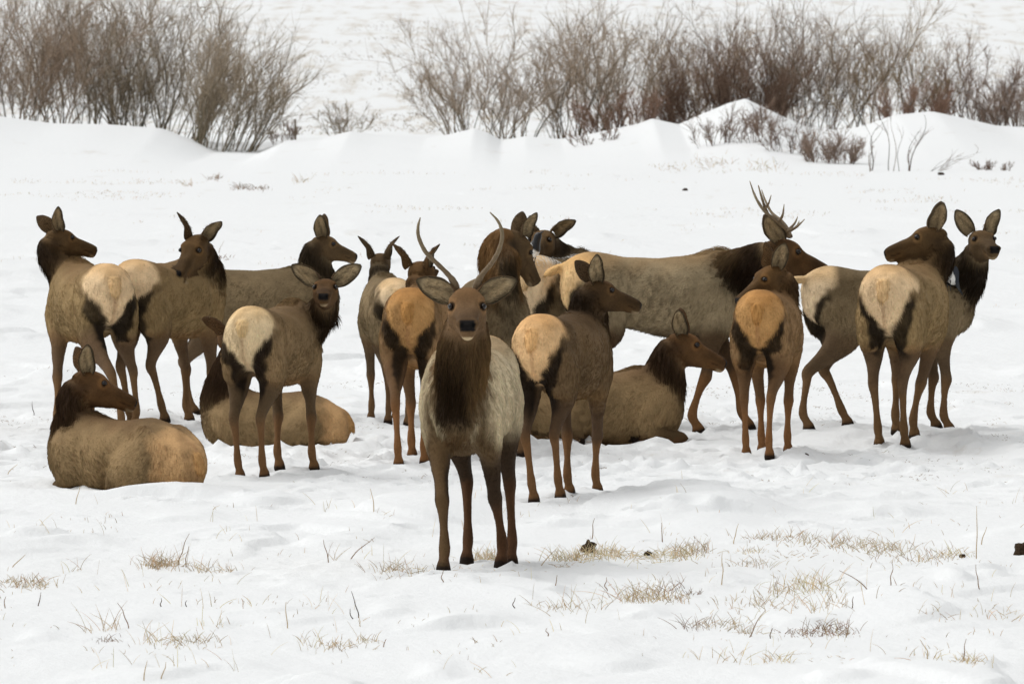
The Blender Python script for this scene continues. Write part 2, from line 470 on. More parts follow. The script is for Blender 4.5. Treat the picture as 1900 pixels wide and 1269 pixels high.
def remesh(V, F, voxel):
    me = bpy.data.meshes.new('tmp')
    me.from_pydata([tuple(v) for v in V], [], F)
    o = bpy.data.objects.new('tmp', me); COL.objects.link(o)
    md = o.modifiers.new('r', 'REMESH'); md.mode = 'VOXEL'; md.voxel_size = voxel; md.adaptivity = 0
    dg = bpy.context.evaluated_depsgraph_get()
    e = o.evaluated_get(dg); m2 = e.to_mesh()
    v = np.empty(len(m2.vertices) * 3, np.float32); m2.vertices.foreach_get('co', v)
    q = np.empty(len(m2.loops), np.int32); m2.loops.foreach_get('vertex_index', q)
    lt = np.empty(len(m2.polygons), np.int32); m2.polygons.foreach_get('loop_total', lt)
    e.to_mesh_clear()
    bpy.data.objects.remove(o); bpy.data.meshes.remove(me)
    v = v.reshape(-1, 3).astype(float)
    assert (lt == 4).all()
    q = q.reshape(-1, 4)
    # keep the largest piece only (drop inner pockets)
    lab = np.arange(len(v))
    E = np.concatenate([q[:, [0, 1]], q[:, [1, 2]], q[:, [2, 3]], q[:, [3, 0]]])
    for _ in range(400):
        l0 = lab.copy()
        m = np.minimum(lab[E[:, 0]], lab[E[:, 1]])
        np.minimum.at(lab, E[:, 0], m); np.minimum.at(lab, E[:, 1], m)
        lab = lab[lab]
        if (lab == l0).all(): break
    big = np.bincount(lab).argmax()
    keep = lab == big
    mp = np.cumsum(keep) - 1
    q = mp[q[keep[q[:, 0]]]]
    v = v[keep]
    E = np.concatenate([q[:, [0, 1]], q[:, [1, 2]], q[:, [2, 3]], q[:, [3, 0]]])
    E = np.unique(np.sort(E, 1), axis=0)
    return v, q, E

def laplace(X, E, n, w=0.5, it=1):
    X = X.copy()
    N = len(X)
    deg = np.bincount(E.ravel(), minlength=N).astype(float)
    w = np.broadcast_to(np.asarray(w, float), (N,))[:, None]
    for _ in range(it):
        S = np.stack([np.bincount(E[:, 0], X[E[:, 1], k], N) + np.bincount(E[:, 1], X[E[:, 0], k], N) for k in range(X.shape[1])], 1)
        X = X + w * (S / deg[:, None] - X)
    return X

def vnormals(v, q):
    fn = np.cross(v[q[:, 2]] - v[q[:, 0]], v[q[:, 3]] - v[q[:, 1]])
    n = np.zeros_like(v)
    for k in range(4):
        for c in range(3):
            n[:, c] += np.bincount(q[:, k], fn[:, c], len(v))
    return norm_rows(n)

PALS = {
    'cow':   dict(side=lin(147, 123, 86), back=lin(116, 91, 62), neck=lin(43, 33, 24), head=lin(88, 68, 44), rump=lin(230, 199, 157), edge=lin(33, 26, 19), legu=lin(96, 76, 56), legl=lin(109, 82, 54), belly=lin(133, 101, 66)),
    'grey':  dict(side=lin(132, 114, 86), back=lin(104, 88, 64), neck=lin(44, 36, 28), head=lin(90, 72, 50), rump=lin(230, 204, 166), edge=lin(32, 25, 17), legu=lin(92, 75, 56), legl=lin(106, 80, 54), belly=lin(112, 87, 59)),
    'calf':  dict(side=lin(138, 114, 82), back=lin(104, 82, 56), neck=lin(48, 37, 26), head=lin(85, 63, 40), rump=lin(230, 204, 162), edge=lin(30, 22, 16), legu=lin(89, 72, 52), legl=lin(115, 84, 55), belly=lin(136, 104, 69)),
    'dark':  dict(side=lin(106, 85, 60), back=lin(78, 60, 40), neck=lin(40, 31, 23), head=lin(73, 55, 35), rump=lin(227, 186, 136), edge=lin(28, 21, 15), legu=lin(79, 61, 44), legl=lin(111, 80, 51), belly=lin(117, 90, 57)),
    'orange': dict(side=lin(144, 114, 80), back=lin(108, 81, 53), neck=lin(66, 49, 32), head=lin(94, 70, 43), rump=lin(186, 142, 90), edge=lin(32, 24, 15), legu=lin(100, 75, 51), legl=lin(125, 87, 54), belly=lin(151, 111, 69)),
    'bull':  dict(side=lin(204, 186, 152), back=lin(156, 131, 97), neck=lin(74, 59, 42), head=lin(108, 84, 59), rump=lin(240, 207, 162), edge=lin(37, 28, 20), legu=lin(56, 43, 31), legl=lin(81, 56, 37), belly=lin(95, 71, 47)),
    'bull2': dict(side=lin(160, 143, 113), back=lin(140, 114, 80), neck=lin(43, 32, 24), head=lin(83, 62, 40), rump=lin(230, 193, 141), edge=lin(35, 27, 17), legu=lin(80, 62, 44), legl=lin(118, 84, 53), belly=lin(76, 56, 36)),
    'lying': dict(side=lin(144, 120, 86), back=lin(102, 78, 54), neck=lin(54, 40, 29), head=lin(90, 65, 40), rump=lin(196, 157, 111), edge=lin(43, 33, 22), legu=lin(85, 68, 46), legl=lin(93, 68, 45), belly=lin(133, 101, 65)),
}

def mixc(A, B, w):
    return A * (1 - w[:, None]) + np.asarray(B) * w[:, None]

def build_elk(sp):
    s = sp['s']; lying = sp.get('lying', False); fat = sp.get('fat', 1.0)
    yaw = R(sp['yaw']); hd = np.array([math.cos(yaw), math.sin(yaw), 0]); lf = np.array([-math.sin(yaw), math.cos(yaw), 0]); up = np.array([0, 0, 1.0])
    base = G(*sp['at'])
    ROT = np.stack([hd, lf, up])                    # rows: local axes in world
    pal = PALS[sp['pal']]
    hsz = s * sp.get('hs', 1.0)
    drop = 0.0
    if lying: drop = 0.72 + sp.get('sink', 0.0)
    elif 'lift' in sp: drop = -sp['lift']
    def w2l(p):  # world -> local (metres, unscaled)
        return ROT @ (np.asarray(p) - base)
    L = Loft()
    # torso
    st = np.array(TORSO); st = catmull(st, 4)
    n = len(st)
    bend = sp.get('bend', 0.0)
    C = np.stack([st[:, 0], bend * (st[:, 0] ** 2), st[:, 1] - drop], 1) * s
    A = np.tile([0, 1.0, 0], (n, 1)); B = np.tile([0, 0, 1.0], (n, 1))
    wf = np.where(np.abs(st[:, 0] - 0.05) < 0.45, 1 + (fat - 1), 1 + (fat - 1) * 0.5)
    wf = np.convolve(np.pad(wf, 4, 'edge'), np.ones(9) / 9, 'valid')
    if lying:
        wf = wf * (1 + 0.16 * np.exp(-((st[:, 0] - 0.0) / 0.45) ** 2))
    tophh = st[:, 2] * s
    if lying:
        C[:, 2] -= 0.15 * s * sm(-0.20, -0.75, st[:, 0])
        tophh = tophh * (1 - 0.16 * (np.abs(st[:, 0]) / 0.7) ** 2.0)
    L.add(C, A, B, st[:, 3] * s * wf, tophh, st[:, 2] * s * (1 + 0.5 * (fat - 1)), 0, np.linspace(0, 1, n), np.tile([-1.0, 0, -0.35], (n, 1)), 2.0 if lying else 2.15, 0.04)
    # head frame
    hy, hp = R(sp['head'][0]), R(sp['head'][1])
    hroll = R(sp['head'][2]) if len(sp['head']) > 2 else 0.0
    dW = np.array([math.cos(hp) * math.cos(hy), math.cos(hp) * math.sin(hy), math.sin(hp)])
    d = ROT @ dW
    sd = unit(np.cross([0, 0, 1.0], d)); uu = np.cross(d, sd)
    sd, uu = sd * math.cos(hroll) + uu * math.sin(hroll), uu * math.cos(hroll) - sd * math.sin(hroll)
    pu, pv, pdep = sp['poll']
    poll = w2l(at(pu, pv, base[1] + pdep))           # skull centre
    H = np.array(HEAD)
    H[:, 2] += sp.get('crown', 0.0) * sm(0.16, 0.06, H[:, 0]) * sm(-0.09, -0.02, H[:, 0])
    H[:, 3] *= np.interp(H[:, 0], [0, 0.1, 0.25, 0.46], [1.04, 1.10, 1.14, 1.08])
    H = catmull(H, 3)
    HX = lambda q_: np.where(q_ > 0.10, 0.10 + (q_ - 0.10) * 0.86, q_)      # muzzle length
    HXi = lambda q_: np.where(q_ > 0.10, 0.10 + (q_ - 0.10) / 0.86, q_)
    hb = H[:, 1] * hsz * sp.get('hw', 1.0)
    Ch = poll + np.outer(HX(H[:, 0]) * hsz, d)
    L.add(Ch, np.tile(sd, (len(H), 1)), np.tile(uu, (len(H), 1)), hb, H[:, 2] * hsz + 1e-4, -H[:, 3] * hsz, 2, H[:, 0], np.tile(-d, (len(H), 1)), 2.3, 0.22)
    # neck
    P0 = np.array([0.44, 0, sp.get('nz', 1.02) - drop]) * s
    P3 = poll - d * 0.015 * hsz - uu * 0.02 * hsz
    et = unit(sp.get('et', 0.35) * d + uu * 0.9)
    st0 = unit(np.array([0.80, 0, 0.62]) if 'st' not in sp else np.array(sp['st'], float))
    LL = np.linalg.norm(P3 - P0)
    k0, k1 = sp.get('nk', (0.40, 0.36))
    P1 = P0 + st0 * LL * k0; P2 = P3 - et * LL * k1
    tt = np.linspace(0, 1, 26)[:, None]
    Cn = (1 - tt) ** 3 * P0 + 3 * (1 - tt) ** 2 * tt * P1 + 3 * (1 - tt) * tt * tt * P2 + tt ** 3 * P3
    s0 = np.array([0, 1.0, 0])
    sd2 = sd if np.dot(sd, s0) > -0.2 else sd
    wgt = sm(0.25, 1.0, tt)
    side = norm_rows(s0 * (1 - wgt) + sd2 * wgt + 1e-4)
    Tn, An, Bn = frames(Cn, side)
    nr = np.array(NECK_R); nf = sp.get('neckf', 1.0)
    rw = np.interp(tt[:, 0], nr[:, 0], nr[:, 1]) * s * (1 + (nf - 1) * np.sin(np.pi * tt[:, 0]))
    rd = np.interp(tt[:, 0], nr[:, 0], nr[:, 2]) * s * (1 + (nf - 1) * np.sin(np.pi * tt[:, 0]))
    nt_ = 1 + sp.get('necktop', 0.0) * sm(0.3, 0.75, tt[:, 0]) * sm(1.0, 0.88, tt[:, 0])
    rw = rw * nt_; rd = rd * nt_
    L.add(Cn, An, Bn, rw, rd, rd * 1.05, 1, tt[:, 0], -Tn, 2.1)
    # legs
    feet = sp.get('feet', {})
    legs = []
    for key, tpl, sgn, part in (('FL', FORE, 1, 3), ('FR', FORE, -1, 3), ('HL', HIND, 1, 4), ('HR', HIND, -1, 4)):
        if lying:
            tp = np.array(L_FORE if part == 3 else L_HIND)
            tp = catmull(tp, 3)
            tp[:, 2] -= 0.025 + sp.get('sink', 0.0) * 0.8
            if part == 3 and not sp.get('foreleg'): tp[:, 0] = np.where(tp[:, 0] > 0.42, 0.42 + (tp[:, 0] - 0.42) * 0.45, tp[:, 0])
            if part == 4: tp[:, 0] = np.where(tp[:, 0] < -0.40, -0.40 + (tp[:, 0] + 0.40) * 0.5, tp[:, 0])
            Cl = np.stack([tp[:, 0], sgn * tp[:, 1], tp[:, 2]], 1) * s
            if key == sp.get('foreleg_out'):
                pass
        else:
            tp = np.array(tpl); tp = catmull(tp, 3)
            Cl = np.stack([tp[:, 0], sgn * tp[:, 1], tp[:, 2]], 1) * s
            foot0 = Cl[-1].copy()
            if feet.get(key) is not None:
                fp = w2l(G(*feet[key])); 
                disp = fp - foot0
                disp[2] = fp[2] + 0.0 - 0.0
                dl = np.linalg.norm(disp[:2])
                mx = 0.42 * s
                if dl > mx: disp[:2] *= mx / dl
                wpos = foot0 + disp; ww = ROT.T @ wpos + base
            else:
                j = sp.get('seed', 1) * 7 + hash(key) % 1
                disp = np.zeros(3); ww = ROT.T @ foot0 + base
            disp[2] = gz(ww[0], ww[1]) - base[2] 
            wz = np.clip((0.86 * s - Cl[:, 2]) / (0.73 * s), 0, 1)
            wz = wz * wz * (3 - 2 * wz) * 0.35 + wz * 0.65
            dz = -drop * s
            Cl = Cl + wz[:, None] * disp
            Cl[:, 2] += (1 - wz) * dz
        rside = np.tile([0, 1.0, 0], (len(Cl), 1))
        Tl, Al, Bl = frames(Cl, rside)
        thick = np.interp(np.linspace(0, 1, len(Cl)), [0, 0.22, 0.38, 0.5, 0.85, 1], [1.0, 1.0, 0.90, 0.85, 0.86, 0.92]) * sp.get('legf', 1.0)
        ra, rb = tp[:, 3] * s * thick, tp[:, 4] * s * thick
        tz = np.linspace(0, 1, len(Cl))
        L.add(Cl, Al, Bl, ra, rb, rb, part, tz, Tl, 2.15)
        legs.append(Cl)
    # tail
    tb = np.array([-0.70, 0, 1.21 - drop - (0.17 if lying else 0)]) * s
    tdir = unit(np.array(sp.get('tail', (-0.45, 0.0, -0.9)), float)); tl = sp.get('taill', 0.15) * s
    tt2 = np.linspace(0, 1, 7)
    Ct = tb + np.outer(tt2 * tl, tdir) + np.outer(-0.02 * s * tt2 ** 2, [0, 0, 1.0])
    Tt, At, Bt = frames(Ct, np.tile([0, 1.0, 0], (7, 1)))
    rt = np.array([0.040, 0.043, 0.045, 0.044, 0.040, 0.032, 0.016]) * s
    L.add(Ct, At, Bt, rt, rt * 0.7, rt * 0.7, 5, tt2, Tt)

    SV = np.array(L.V)
    v, q, E = remesh(SV, L.F, 0.0125)
    spart, stt, sdir = np.array(L.part), np.array(L.t), np.array(L.dir)
    kd = KDTree(len(SV))
    for i, p in enumerate(SV): kd.insert(p, i)
    kd.balance()
    near = np.array([kd.find(p)[1] for p in v])
    part, t = spart[near], stt[near]
    # smoothing, stronger where limbs join the trunk
    jw = np.zeros(len(v))
    jw[(part == 0)] = 0.6
    jw[(part == 1)] = 0.55 * sm(0.95, 0.5, t[part == 1])
    m = (part == 3) | (part == 4)
    jw[m] = 0.6 * sm(0.42, 0.22, t[m])
    jw = laplace(jw[:, None], E, 0, 0.5, 6)[:, 0]
    v = laplace(v, E, 0, 0.5, 2)
    for _ in range(2):
        v = laplace(v, E, 0, jw, 7); v = laplace(v, E, 0, -0.52 * jw, 5)
    nrm = vnormals(v, q)
    if True:
        pp = v.copy(); pp[:, 2] += drop * s; pp /= s
        ay = np.abs(pp[:, 1])
        trunk = ((part == 0) | (part == 3) | (part == 4)) * sm(0.45, 0.30, np.where(part >= 3, t, 0.0))
        def blob(cx, cy, cz, rx, ry, rz):
            return np.exp(-((pp[:, 0] - cx) / rx) ** 2 - ((ay - cy) / ry) ** 2 - ((pp[:, 2] - cz) / rz) ** 2)
        dsp = -0.026 * blob(-0.24, 0.24, 1.10, 0.10, 0.12, 0.12) + 0.016 * blob(-0.36, 0.19, 1.22, 0.07, 0.08, 0.06) - 0.016 * blob(0.26, 0.25, 0.98, 0.05, 0.12, 0.22) + 0.014 * blob(0.42, 0.2, 1.02, 0.09, 0.12, 0.16)
        dsp = dsp - 0.020 * blob(-0.20, 0.2, 0.80, 0.07, 0.12, 0.06) + 0.012 * blob(0.05, 0.25, 0.86, 0.22, 0.12, 0.12) + 0.010 * blob(0.50, 0.17, 0.86, 0.06, 0.08, 0.08) - 0.012 * blob(-0.60, 0.12, 1.20, 0.06, 0.06, 0.07)
        if lying:
            dsp = dsp + 0.040 * blob(-0.30, 0.27, 0.90, 0.16, 0.15, 0.14) - 0.035 * blob(-0.05, 0.3, 0.92, 0.07, 0.2, 0.16) + 0.028 * blob(0.42, 0.2, 0.92, 0.10, 0.14, 0.16) - 0.024 * blob(0.22, 0.28, 0.95, 0.06, 0.15, 0.2) - 0.015 * blob(0.1, 0.0, 1.30, 0.3, 0.10, 0.06)
        dsp = dsp + 0.005 * sino(v / s, 6.0, 2) + 0.003 * sino(v / s, 15.0, 6)
        hq = (v - poll) @ np.stack([d, sd, uu]).T / hsz
        hq[:, 0] = HXi(hq[:, 0])
        hy_ = np.abs(hq[:, 1])
        def hb_(cx, cy, cz, rx, ry, rz):
            return np.exp(-((hq[:, 0] - cx) / rx) ** 2 - ((hy_ - cy) / ry) ** 2 - ((hq[:, 2] - cz) / rz) ** 2)
        hd_ = 0.013 * hb_(0.115, 0.085, 0.070, 0.04, 0.03, 0.016) - 0.012 * hb_(0.165, 0.085, 0.030, 0.025, 0.03, 0.022) + 0.013 * hb_(0.07, 0.09, -0.065, 0.05, 0.04, 0.045) - 0.013 * hb_(0.21, 0.07, -0.035, 0.045, 0.03, 0.03)
        hd_ = hd_ + 0.010 * hb_(0.415, 0.045, -0.002, 0.025, 0.02, 0.018) - 0.010 * hb_(0.345, 0.05, -0.055, 0.03, 0.03, 0.012) - 0.008 * hb_(0.30, 0.0, -0.105, 0.08, 0.05, 0.02) - 0.010 * hb_(0.20, 0.0, 0.06, 0.05, 0.03, 0.03)
        hd_ = hd_ - 0.012 * hb_(0.435, 0.03, -0.005, 0.014, 0.010, 0.008)
        v = v + nrm * (hd_ * (part == 2) * hsz)[:, None]
        v = v + nrm * (dsp * trunk * s)[:, None]
        nrm = vnormals(v, q)
    # ---------------- colours in template space
    p = v.copy(); p[:, 2] += drop * s; p /= s
    x, y, z = p[:, 0], p[:, 1], p[:, 2]
    hl = (v - poll) @ np.stack([d, sd, uu]).T / hsz
    hl[:, 0] = HXi(hl[:, 0])
    one = np.ones(len(v))
    so_ = sp['seed'] * 1.37
    nz = sino(v / s + so_, 9.0); nz2 = sino(v / s + so_, 26.0, 3)
    col = np.tile(pal['side'], (len(v), 1))
    col = mixc(col, pal['back'], sm(1.12, 1.30, z + 0.03 * nz) * 0.8)
    col = mixc(col, pal['belly'], sm(0.80, 0.68, z + 0.02 * nz) * 0.85)
    mb = sp.get('mottle', 0.0)
    if mb: col = mixc(col, pal['edge'] * 1.6, mb * sm(0.55, 1.2, sino(v / s * np.array([1.6, 1.0, 0.7]) + so_, 34.0, 3) + 0.7 * nz) * sm(1.3, 1.1, z))
    col = col * (1 + 0.07 * nz + 0.10 * sino(v / s + so_, 4.5, 7))[:, None]
    # legs
    il = (part == 3) | (part == 4)
    lt = np.where(il, t, 0)
    col = mixc(col, pal['legu'], il * sm(0.16, 0.34, lt))
    col = mixc(col, pal['legl'], il * sm(0.42, 0.62, lt + 0.03 * nz))
    # shoulder / thigh shading of the coat
    # neck and chest
    ni = (part == 1)
    nw = ni * sm(-0.05, 0.50, t + 0.06 * nz)
    # front of the chest runs into the mane
    if not sp.get('pale_mane'):
        nw = np.maximum(nw, 0.85 * (part == 0) * sm(0.60, 0.78, x + 0.03 * nz) * sm(0.8, 0.95, z))
    nw = np.where(part == 2, nw, laplace(nw.astype(float)[:, None], E, 0, 0.6 * (part != 2), 45)[:, 0])
    col = mixc(col, pal['neck'], nw)
    neckc = sp.get('neck_side')
    if neckc is not None: col = mixc(col, neckc, ni * sm(0.15, 0.4, t) * sm(0.05, 0.10, np.abs(y)))
    if sp.get('pale_mane'):
        # young bull: brown sides of the neck, black stripe down the throat to the chest
        st_ = sm(0.125, 0.07, np.abs(y) + 0.016 * nz) * sm(0.42, 0.56, x) * sm(0.78, 0.90, z) * ((part == 0) | (part == 1))
        col = mixc(col, lin(92, 72, 48), (part != 2) * 0.92 * sm(0.15, 0.6, nrm[:, 0] + 0.15 * nz) * sm(0.26, 0.15, np.abs(y) + 0.02 * nz) * sm(0.36, 0.46, x))
        col = mixc(col, lin(40, 30, 21), st_ * 0.95)
        col = mixc(col, lin(84, 63, 40), (part == 0) * sm(0.84, 0.76, z) * sm(0.45, 0.6, x) * 0.9)
    col = mixc(col, pal['back'] * 0.75, ni * 0.45 * sm(-0.2, 0.6, nrm[:, 2] - 0.4 * nrm[:, 0]) * sm(1.0, 0.3, t))
    if sp.get('mane_top') is not None:
        col = mixc(col, sp['mane_top'], ni * sm(0.45, 0.9, t) * 0.9)
    # rump patch with its dark edge
    zt = np.array([0.80, 0.86, 0.92, 1.00, 1.08, 1.16, 1.25, 1.33]); wt = np.array([0.012, 0.032, 0.068, 0.125, 0.178, 0.205, 0.205, 0.165]) * sp.get('rumpw', 1.0)
    wz_ = np.interp(z, zt, wt)
    dist = np.abs(y + 0.012 * sino(p + so_, 5.0, 4)) - wz_ * (0.93 + 0.04 * math.sin(so_ * 5)) + 0.016 * nz + 0.014 * nz2
    back = sm(-0.44, -0.54, x + 0.02 * nz) * (part != 3) * np.maximum(sm(0.02, 0.16, -nrm[:, 0]), sm(0.5, 0.8, nrm[:, 2]))
    if lying:
        wz_ = np.interp(z, [0.6, 0.75, 0.9, 1.1, 1.25, 1.34], [0.10, 0.2, 0.25, 0.26, 0.22, 0.12])
        dist = np.abs(y) - wz_ + 0.02 * nz + 0.012 * nz2
        back = sm(-0.40, -0.58, x + 0.04 * nz + 0.03 * nz2) * (part != 3) * sm(1.32, 1.22, z + 0.03 * nz)
    inside = sm(0.020, -0.020, dist) * (1 - 0.55 * sm(1.28, 1.36, z + 0.02 * nz)) * back * sm(0.78, 0.83, z + (0.2 if lying else 0))
    ew = np.interp(z, [0.55, 0.70, 0.85, 1.0, 1.1], [0.06, 0.12, 0.125, 0.085, 0.03])
    edge = sm(0.02, -0.02, dist - ew + 0.015 * nz) * sm(0.05, 0.35, -nrm[:, 0] + 0.1 * nz) * sm(-0.40, -0.50, x) * sm(1.14, 1.06, z) * sm(0.50, 0.68, z + 0.03 * nz) * (part != 3) * (part != 5)
    edge = edge * (1 - 0.75 * sm(0.035, 0.01, np.abs(y)) * sm(0.84, 0.76, z))
    if lying: edge = edge * 0.35
    edge2 = sm(0.06, 0.02, np.abs(dist - 0.03)) * sm(-0.38, -0.48, x) * sm(1.02, 1.1, z) * 0.4
    col = mixc(col, pal['edge'], np.clip(edge * (0.95 + 0.08 * nz), 0, 0.97)); col = mixc(col, pal['back'] * 0.6, edge2)
    rc = pal['rump'] * (1 + 0.04 * nz2[:, None])
    rc = rc * (1 + 0.07 * math.sin(sp['seed'] * 3.1))
    rc = mixc(rc, pal['back'], 0.30 * sm(0.35, 1.1, sino(p * np.array([1, 1, 0.5]) + so_, 12.0, 8)))
    rc = mixc(rc, pal['rump'] * np.array([0.80, 0.66, 0.47]), 0.7 * sm(1.14, 1.33, z + 0.03 * nz))
    col = np.where(inside[:, None] > 0, mixc(col, rc, inside), col)
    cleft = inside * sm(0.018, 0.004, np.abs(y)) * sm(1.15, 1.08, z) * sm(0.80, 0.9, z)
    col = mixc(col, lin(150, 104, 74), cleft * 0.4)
    col = mixc(col, pal['rump'] * np.array([0.92, 0.84, 0.70]), (part == 5) * 0.9)
    # head
    hi = (part == 2).astype(float)
    hi = np.maximum(hi, sm(-0.10, -0.02, hl[:, 0]) * sm(0.16, 0.13, np.abs(hl[:, 1])) * sm(-0.15, -0.1, hl[:, 2]) * ((part == 1) | (part == 2)))
    hc = np.tile(pal['head'], (len(v), 1))
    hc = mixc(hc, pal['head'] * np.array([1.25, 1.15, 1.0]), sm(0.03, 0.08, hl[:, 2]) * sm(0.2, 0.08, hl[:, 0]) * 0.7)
    hc = mixc(hc, pal['head'] * 0.62, sm(0.2, 0.32, hl[:, 0]) * sm(-0.05, 0.0, hl[:, 2]) * 0.8)
    er = np.sqrt((hl[:, 0] - 0.137) ** 2 + (hl[:, 2] - 0.036) ** 2)
    hc = mixc(hc, pal['head'] * np.array([1.75, 1.65, 1.5]), sm(0.058, 0.034, er) * sm(0.05, 0.065, np.abs(hl[:, 1])) * 0.8)
    hc = mixc(hc, pal['head'] * 0.25, sm(0.028, 0.021, er) * sm(0.05, 0.065, np.abs(hl[:, 1])))
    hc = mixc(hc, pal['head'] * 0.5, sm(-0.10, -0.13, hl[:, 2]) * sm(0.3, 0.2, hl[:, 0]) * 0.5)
    hc = mixc(hc, pal['head'] * np.array([1.30, 1.22, 1.1]), 0.6 * np.exp(-((hl[:, 0] - 0.33) / 0.06) ** 2) * sm(-0.02, -0.045, hl[:, 2]))
    hc = mixc(hc, pal['neck'], 0.6 * sm(0.10, 0.0, hl[:, 0]) * sm(0.02, -0.05, hl[:, 2]))
    hc = hc * (1 + 0.10 * nz2[:, None] + 0.08 * nz[:, None])
    chin = sm(0.37, 0.40, hl[:, 0]) * sm(-0.066, -0.076, hl[:, 2] + 0.004 * nz2)
    hc = mixc(hc, lin(196, 174, 138), (0.85 if sp.get('antlers') else 0.40) * chin)
    lip = 0.7 * sm(0.30, 0.33, hl[:, 0]) * sm(0.42, 0.40, hl[:, 0]) * np.exp(-((hl[:, 2] + 0.047) / 0.005) ** 2)
    hc = mixc(hc, lin(24, 18, 14), lip * 0.9)
    nose = sm(0.412, 0.426, hl[:, 0]) * sm(-0.042, -0.036, hl[:, 2]) * sm(0.044, 0.036, np.abs(hl[:, 1]))
    hc = mixc(hc, lin(26, 23, 22), nose)
    hc = mixc(hc, lin(6, 5, 5), sm(0.405, 0.42, hl[:, 0]) * sm(0.016, 0.008, np.sqrt((np.abs(hl[:, 1]) - 0.030) ** 2 + (hl[:, 2] + 0.004) ** 2)))
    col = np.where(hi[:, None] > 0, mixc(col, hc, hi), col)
    # hooves
    zz = v[:, 2] - (0 if lying else 0)
    hoof = il * sm(0.90, 0.94, t)
    col = mixc(col, lin(34, 26, 20), hoof)
    # a little blown snow on the back
    sn = sp.get('snow', 0.0)
    col = np.where((part == 2)[:, None], col, col * (1 + 0.05 * nz2 + 0.06 * sino(v / s + so_, 14.0, 5))[:, None])
    soft = laplace(col, E, 0, 0.5, 1)
    fine = (part == 2)
    col = np.where(fine[:, None], col, soft)
    if sn:
        smask = sm(1.0, 1.35, sino(v / s, 75.0, 2) + 0.9 * sino(v / s, 11.0, 5) + sn * 0.8 - 0.2) * sm(0.4, 0.8, nrm[:, 2]) * (part == 0)
        col = mixc(col, lin(225, 222, 215), np.clip(smask, 0, 1) * 0.8)
    col = np.clip(col, 0.002, 0.9)
    # ---------------- to world
    root = empty('elk', base)
    tag(root, sp['label'], 'elk', 'elk herd standing and resting in the snow')
    RW = ROT.T
    vw = v @ ROT
    body = mesh_obj('body', vw, q, M_HIDE, root, col)
    # ---------------- fur
    fl = np.zeros((len(v), 3))
    fl[:] = sdir[near]
    fl = laplace(fl, E, 0, 0.5, 10)
    rumpm = inside
    fl = np.where(part[:, None] == 0, np.stack([-one * 0.8, 0 * one, -0.25 - 0.5 * sm(1.2, 0.8, z)], 1), fl)
    fl = np.where(inside[:, None] > 0.5, np.stack([-0.3 * one, 0.45 * np.sign(y) * sm(0, 0.1, np.abs(y)), -1.0 * one], 1), fl)
    fl[part == 1] += np.array([0, 0, -0.75])
    fl = laplace(fl, E, 0, 0.5, 4)
    ln = np.full(len(v), 0.030)
    crest = (part == 0) * sm(0.15, 0.45, x) * sm(0.72, 0.55, x) * sm(0.10, 0.03, np.abs(y)) * sm(1.2, 1.28, z)
    ln = np.where(part == 1, 0.028 + 1.05 * sp.get('mane', 0.04) * np.sin(np.pi * np.clip(t, 0, 1)) ** 1.3, ln)
    ln = ln + 0.06 * crest
    ln = np.where(inside > 0.4, 0.022, ln)
    ln = np.where(hi > 0.3, 0.012 + 0.012 * sm(0.12, 0.0, hl[:, 0]), ln)
    ln = np.where(il, 0.030 + (0.009 - 0.030) * sm(0.12, 0.40, lt), ln)
    ln = np.where(hoof > 0.3, 0.0, ln)
    ln = np.where((hi > 0.3) & (hl[:, 0] > 0.405), 0.0015, ln)
    ln = np.where(er * hi + (1 - hi) < 0.035, 0.004, ln)
    ln = np.where(part == 5, 0.03, ln)
    ln = laplace(ln[:, None], E, 0, 0.5, 3)[:, 0] * s
    lift = 0.22 + 0.5 * crest + 0.07 * (part == 1) + 0.05 * (inside > 0.5) - 0.08 * (hi > 0.3)
    # sample roots
    tri = np.concatenate([q[:, [0, 1, 2]], q[:, [0, 2, 3]]])
    ar = 0.5 * np.linalg.norm(np.cross(v[tri[:, 1]] - v[tri[:, 0]], v[tri[:, 2]] - v[tri[:, 0]]), axis=1)
    dens = np.where(hi > 0.3, 2.6, np.where(il & (lt > 0.3), 2.6, 1.0)) * (ln > 0.002 * s)
    pr = ar * dens[tri].mean(1)
    nst = int(sp.get('strands', 30000))
    ti = rng.choice(len(tri), nst, p=pr / pr.sum())
    r1, r2 = np.sqrt(rng.random(nst)), rng.random(nst)
    bw = np.stack([1 - r1, r1 * (1 - r2), r1 * r2], 1)
    def smp(a):
        return np.einsum('ij,ijk->ik', bw, a[tri[ti]]) if a.ndim == 2 else np.sum(bw * a[tri[ti]], 1)
    P, Nn, Fl = smp(v), norm_rows(smp(nrm)), smp(fl)
    Cc, Ln, Li = smp(col), smp(ln), smp(lift)
    jit = np.stack([sino(P / s + so_, 13.0, k) for k in (0, 3, 6)], 1) * 0.34 + np.stack([sino(P / s + so_, 45.0, k) for k in (1, 4, 7)], 1) * 0.22 + rng.normal(size=(nst, 3)) * 0.11
    jit = jit * (1 - 0.65 * (smp(inside) > 0.5))[:, None]
    Fl = norm_rows(Fl) + jit
    Fl = norm_rows(Fl - np.sum(Fl * Nn, 1)[:, None] * Nn)
    Ln = Ln * rng.uniform(0.6, 1.25, nst)
    D0 = norm_rows(Fl + Nn * (Li[:, None] + rng.normal(size=(nst, 1)) * 0.08))
    D1 = norm_rows(Fl + Nn * (Li[:, None] * 0.25))
    K = 4
    S = np.zeros((nst, K, 3))
    for k in range(K):
        f = k / (K - 1)
        S[:, k] = P + (D0 * (f - 0.5 * f * f) + D1 * 0.5 * f * f + np.array([0, 0, -0.30]) * f * f) * Ln[:, None] - Nn * 0.002
    S = S @ ROT
    w0 = (0.0013 + 0.0006 * rng.random(nst)) * np.where(Ln < 0.02, 0.72, 1.0)
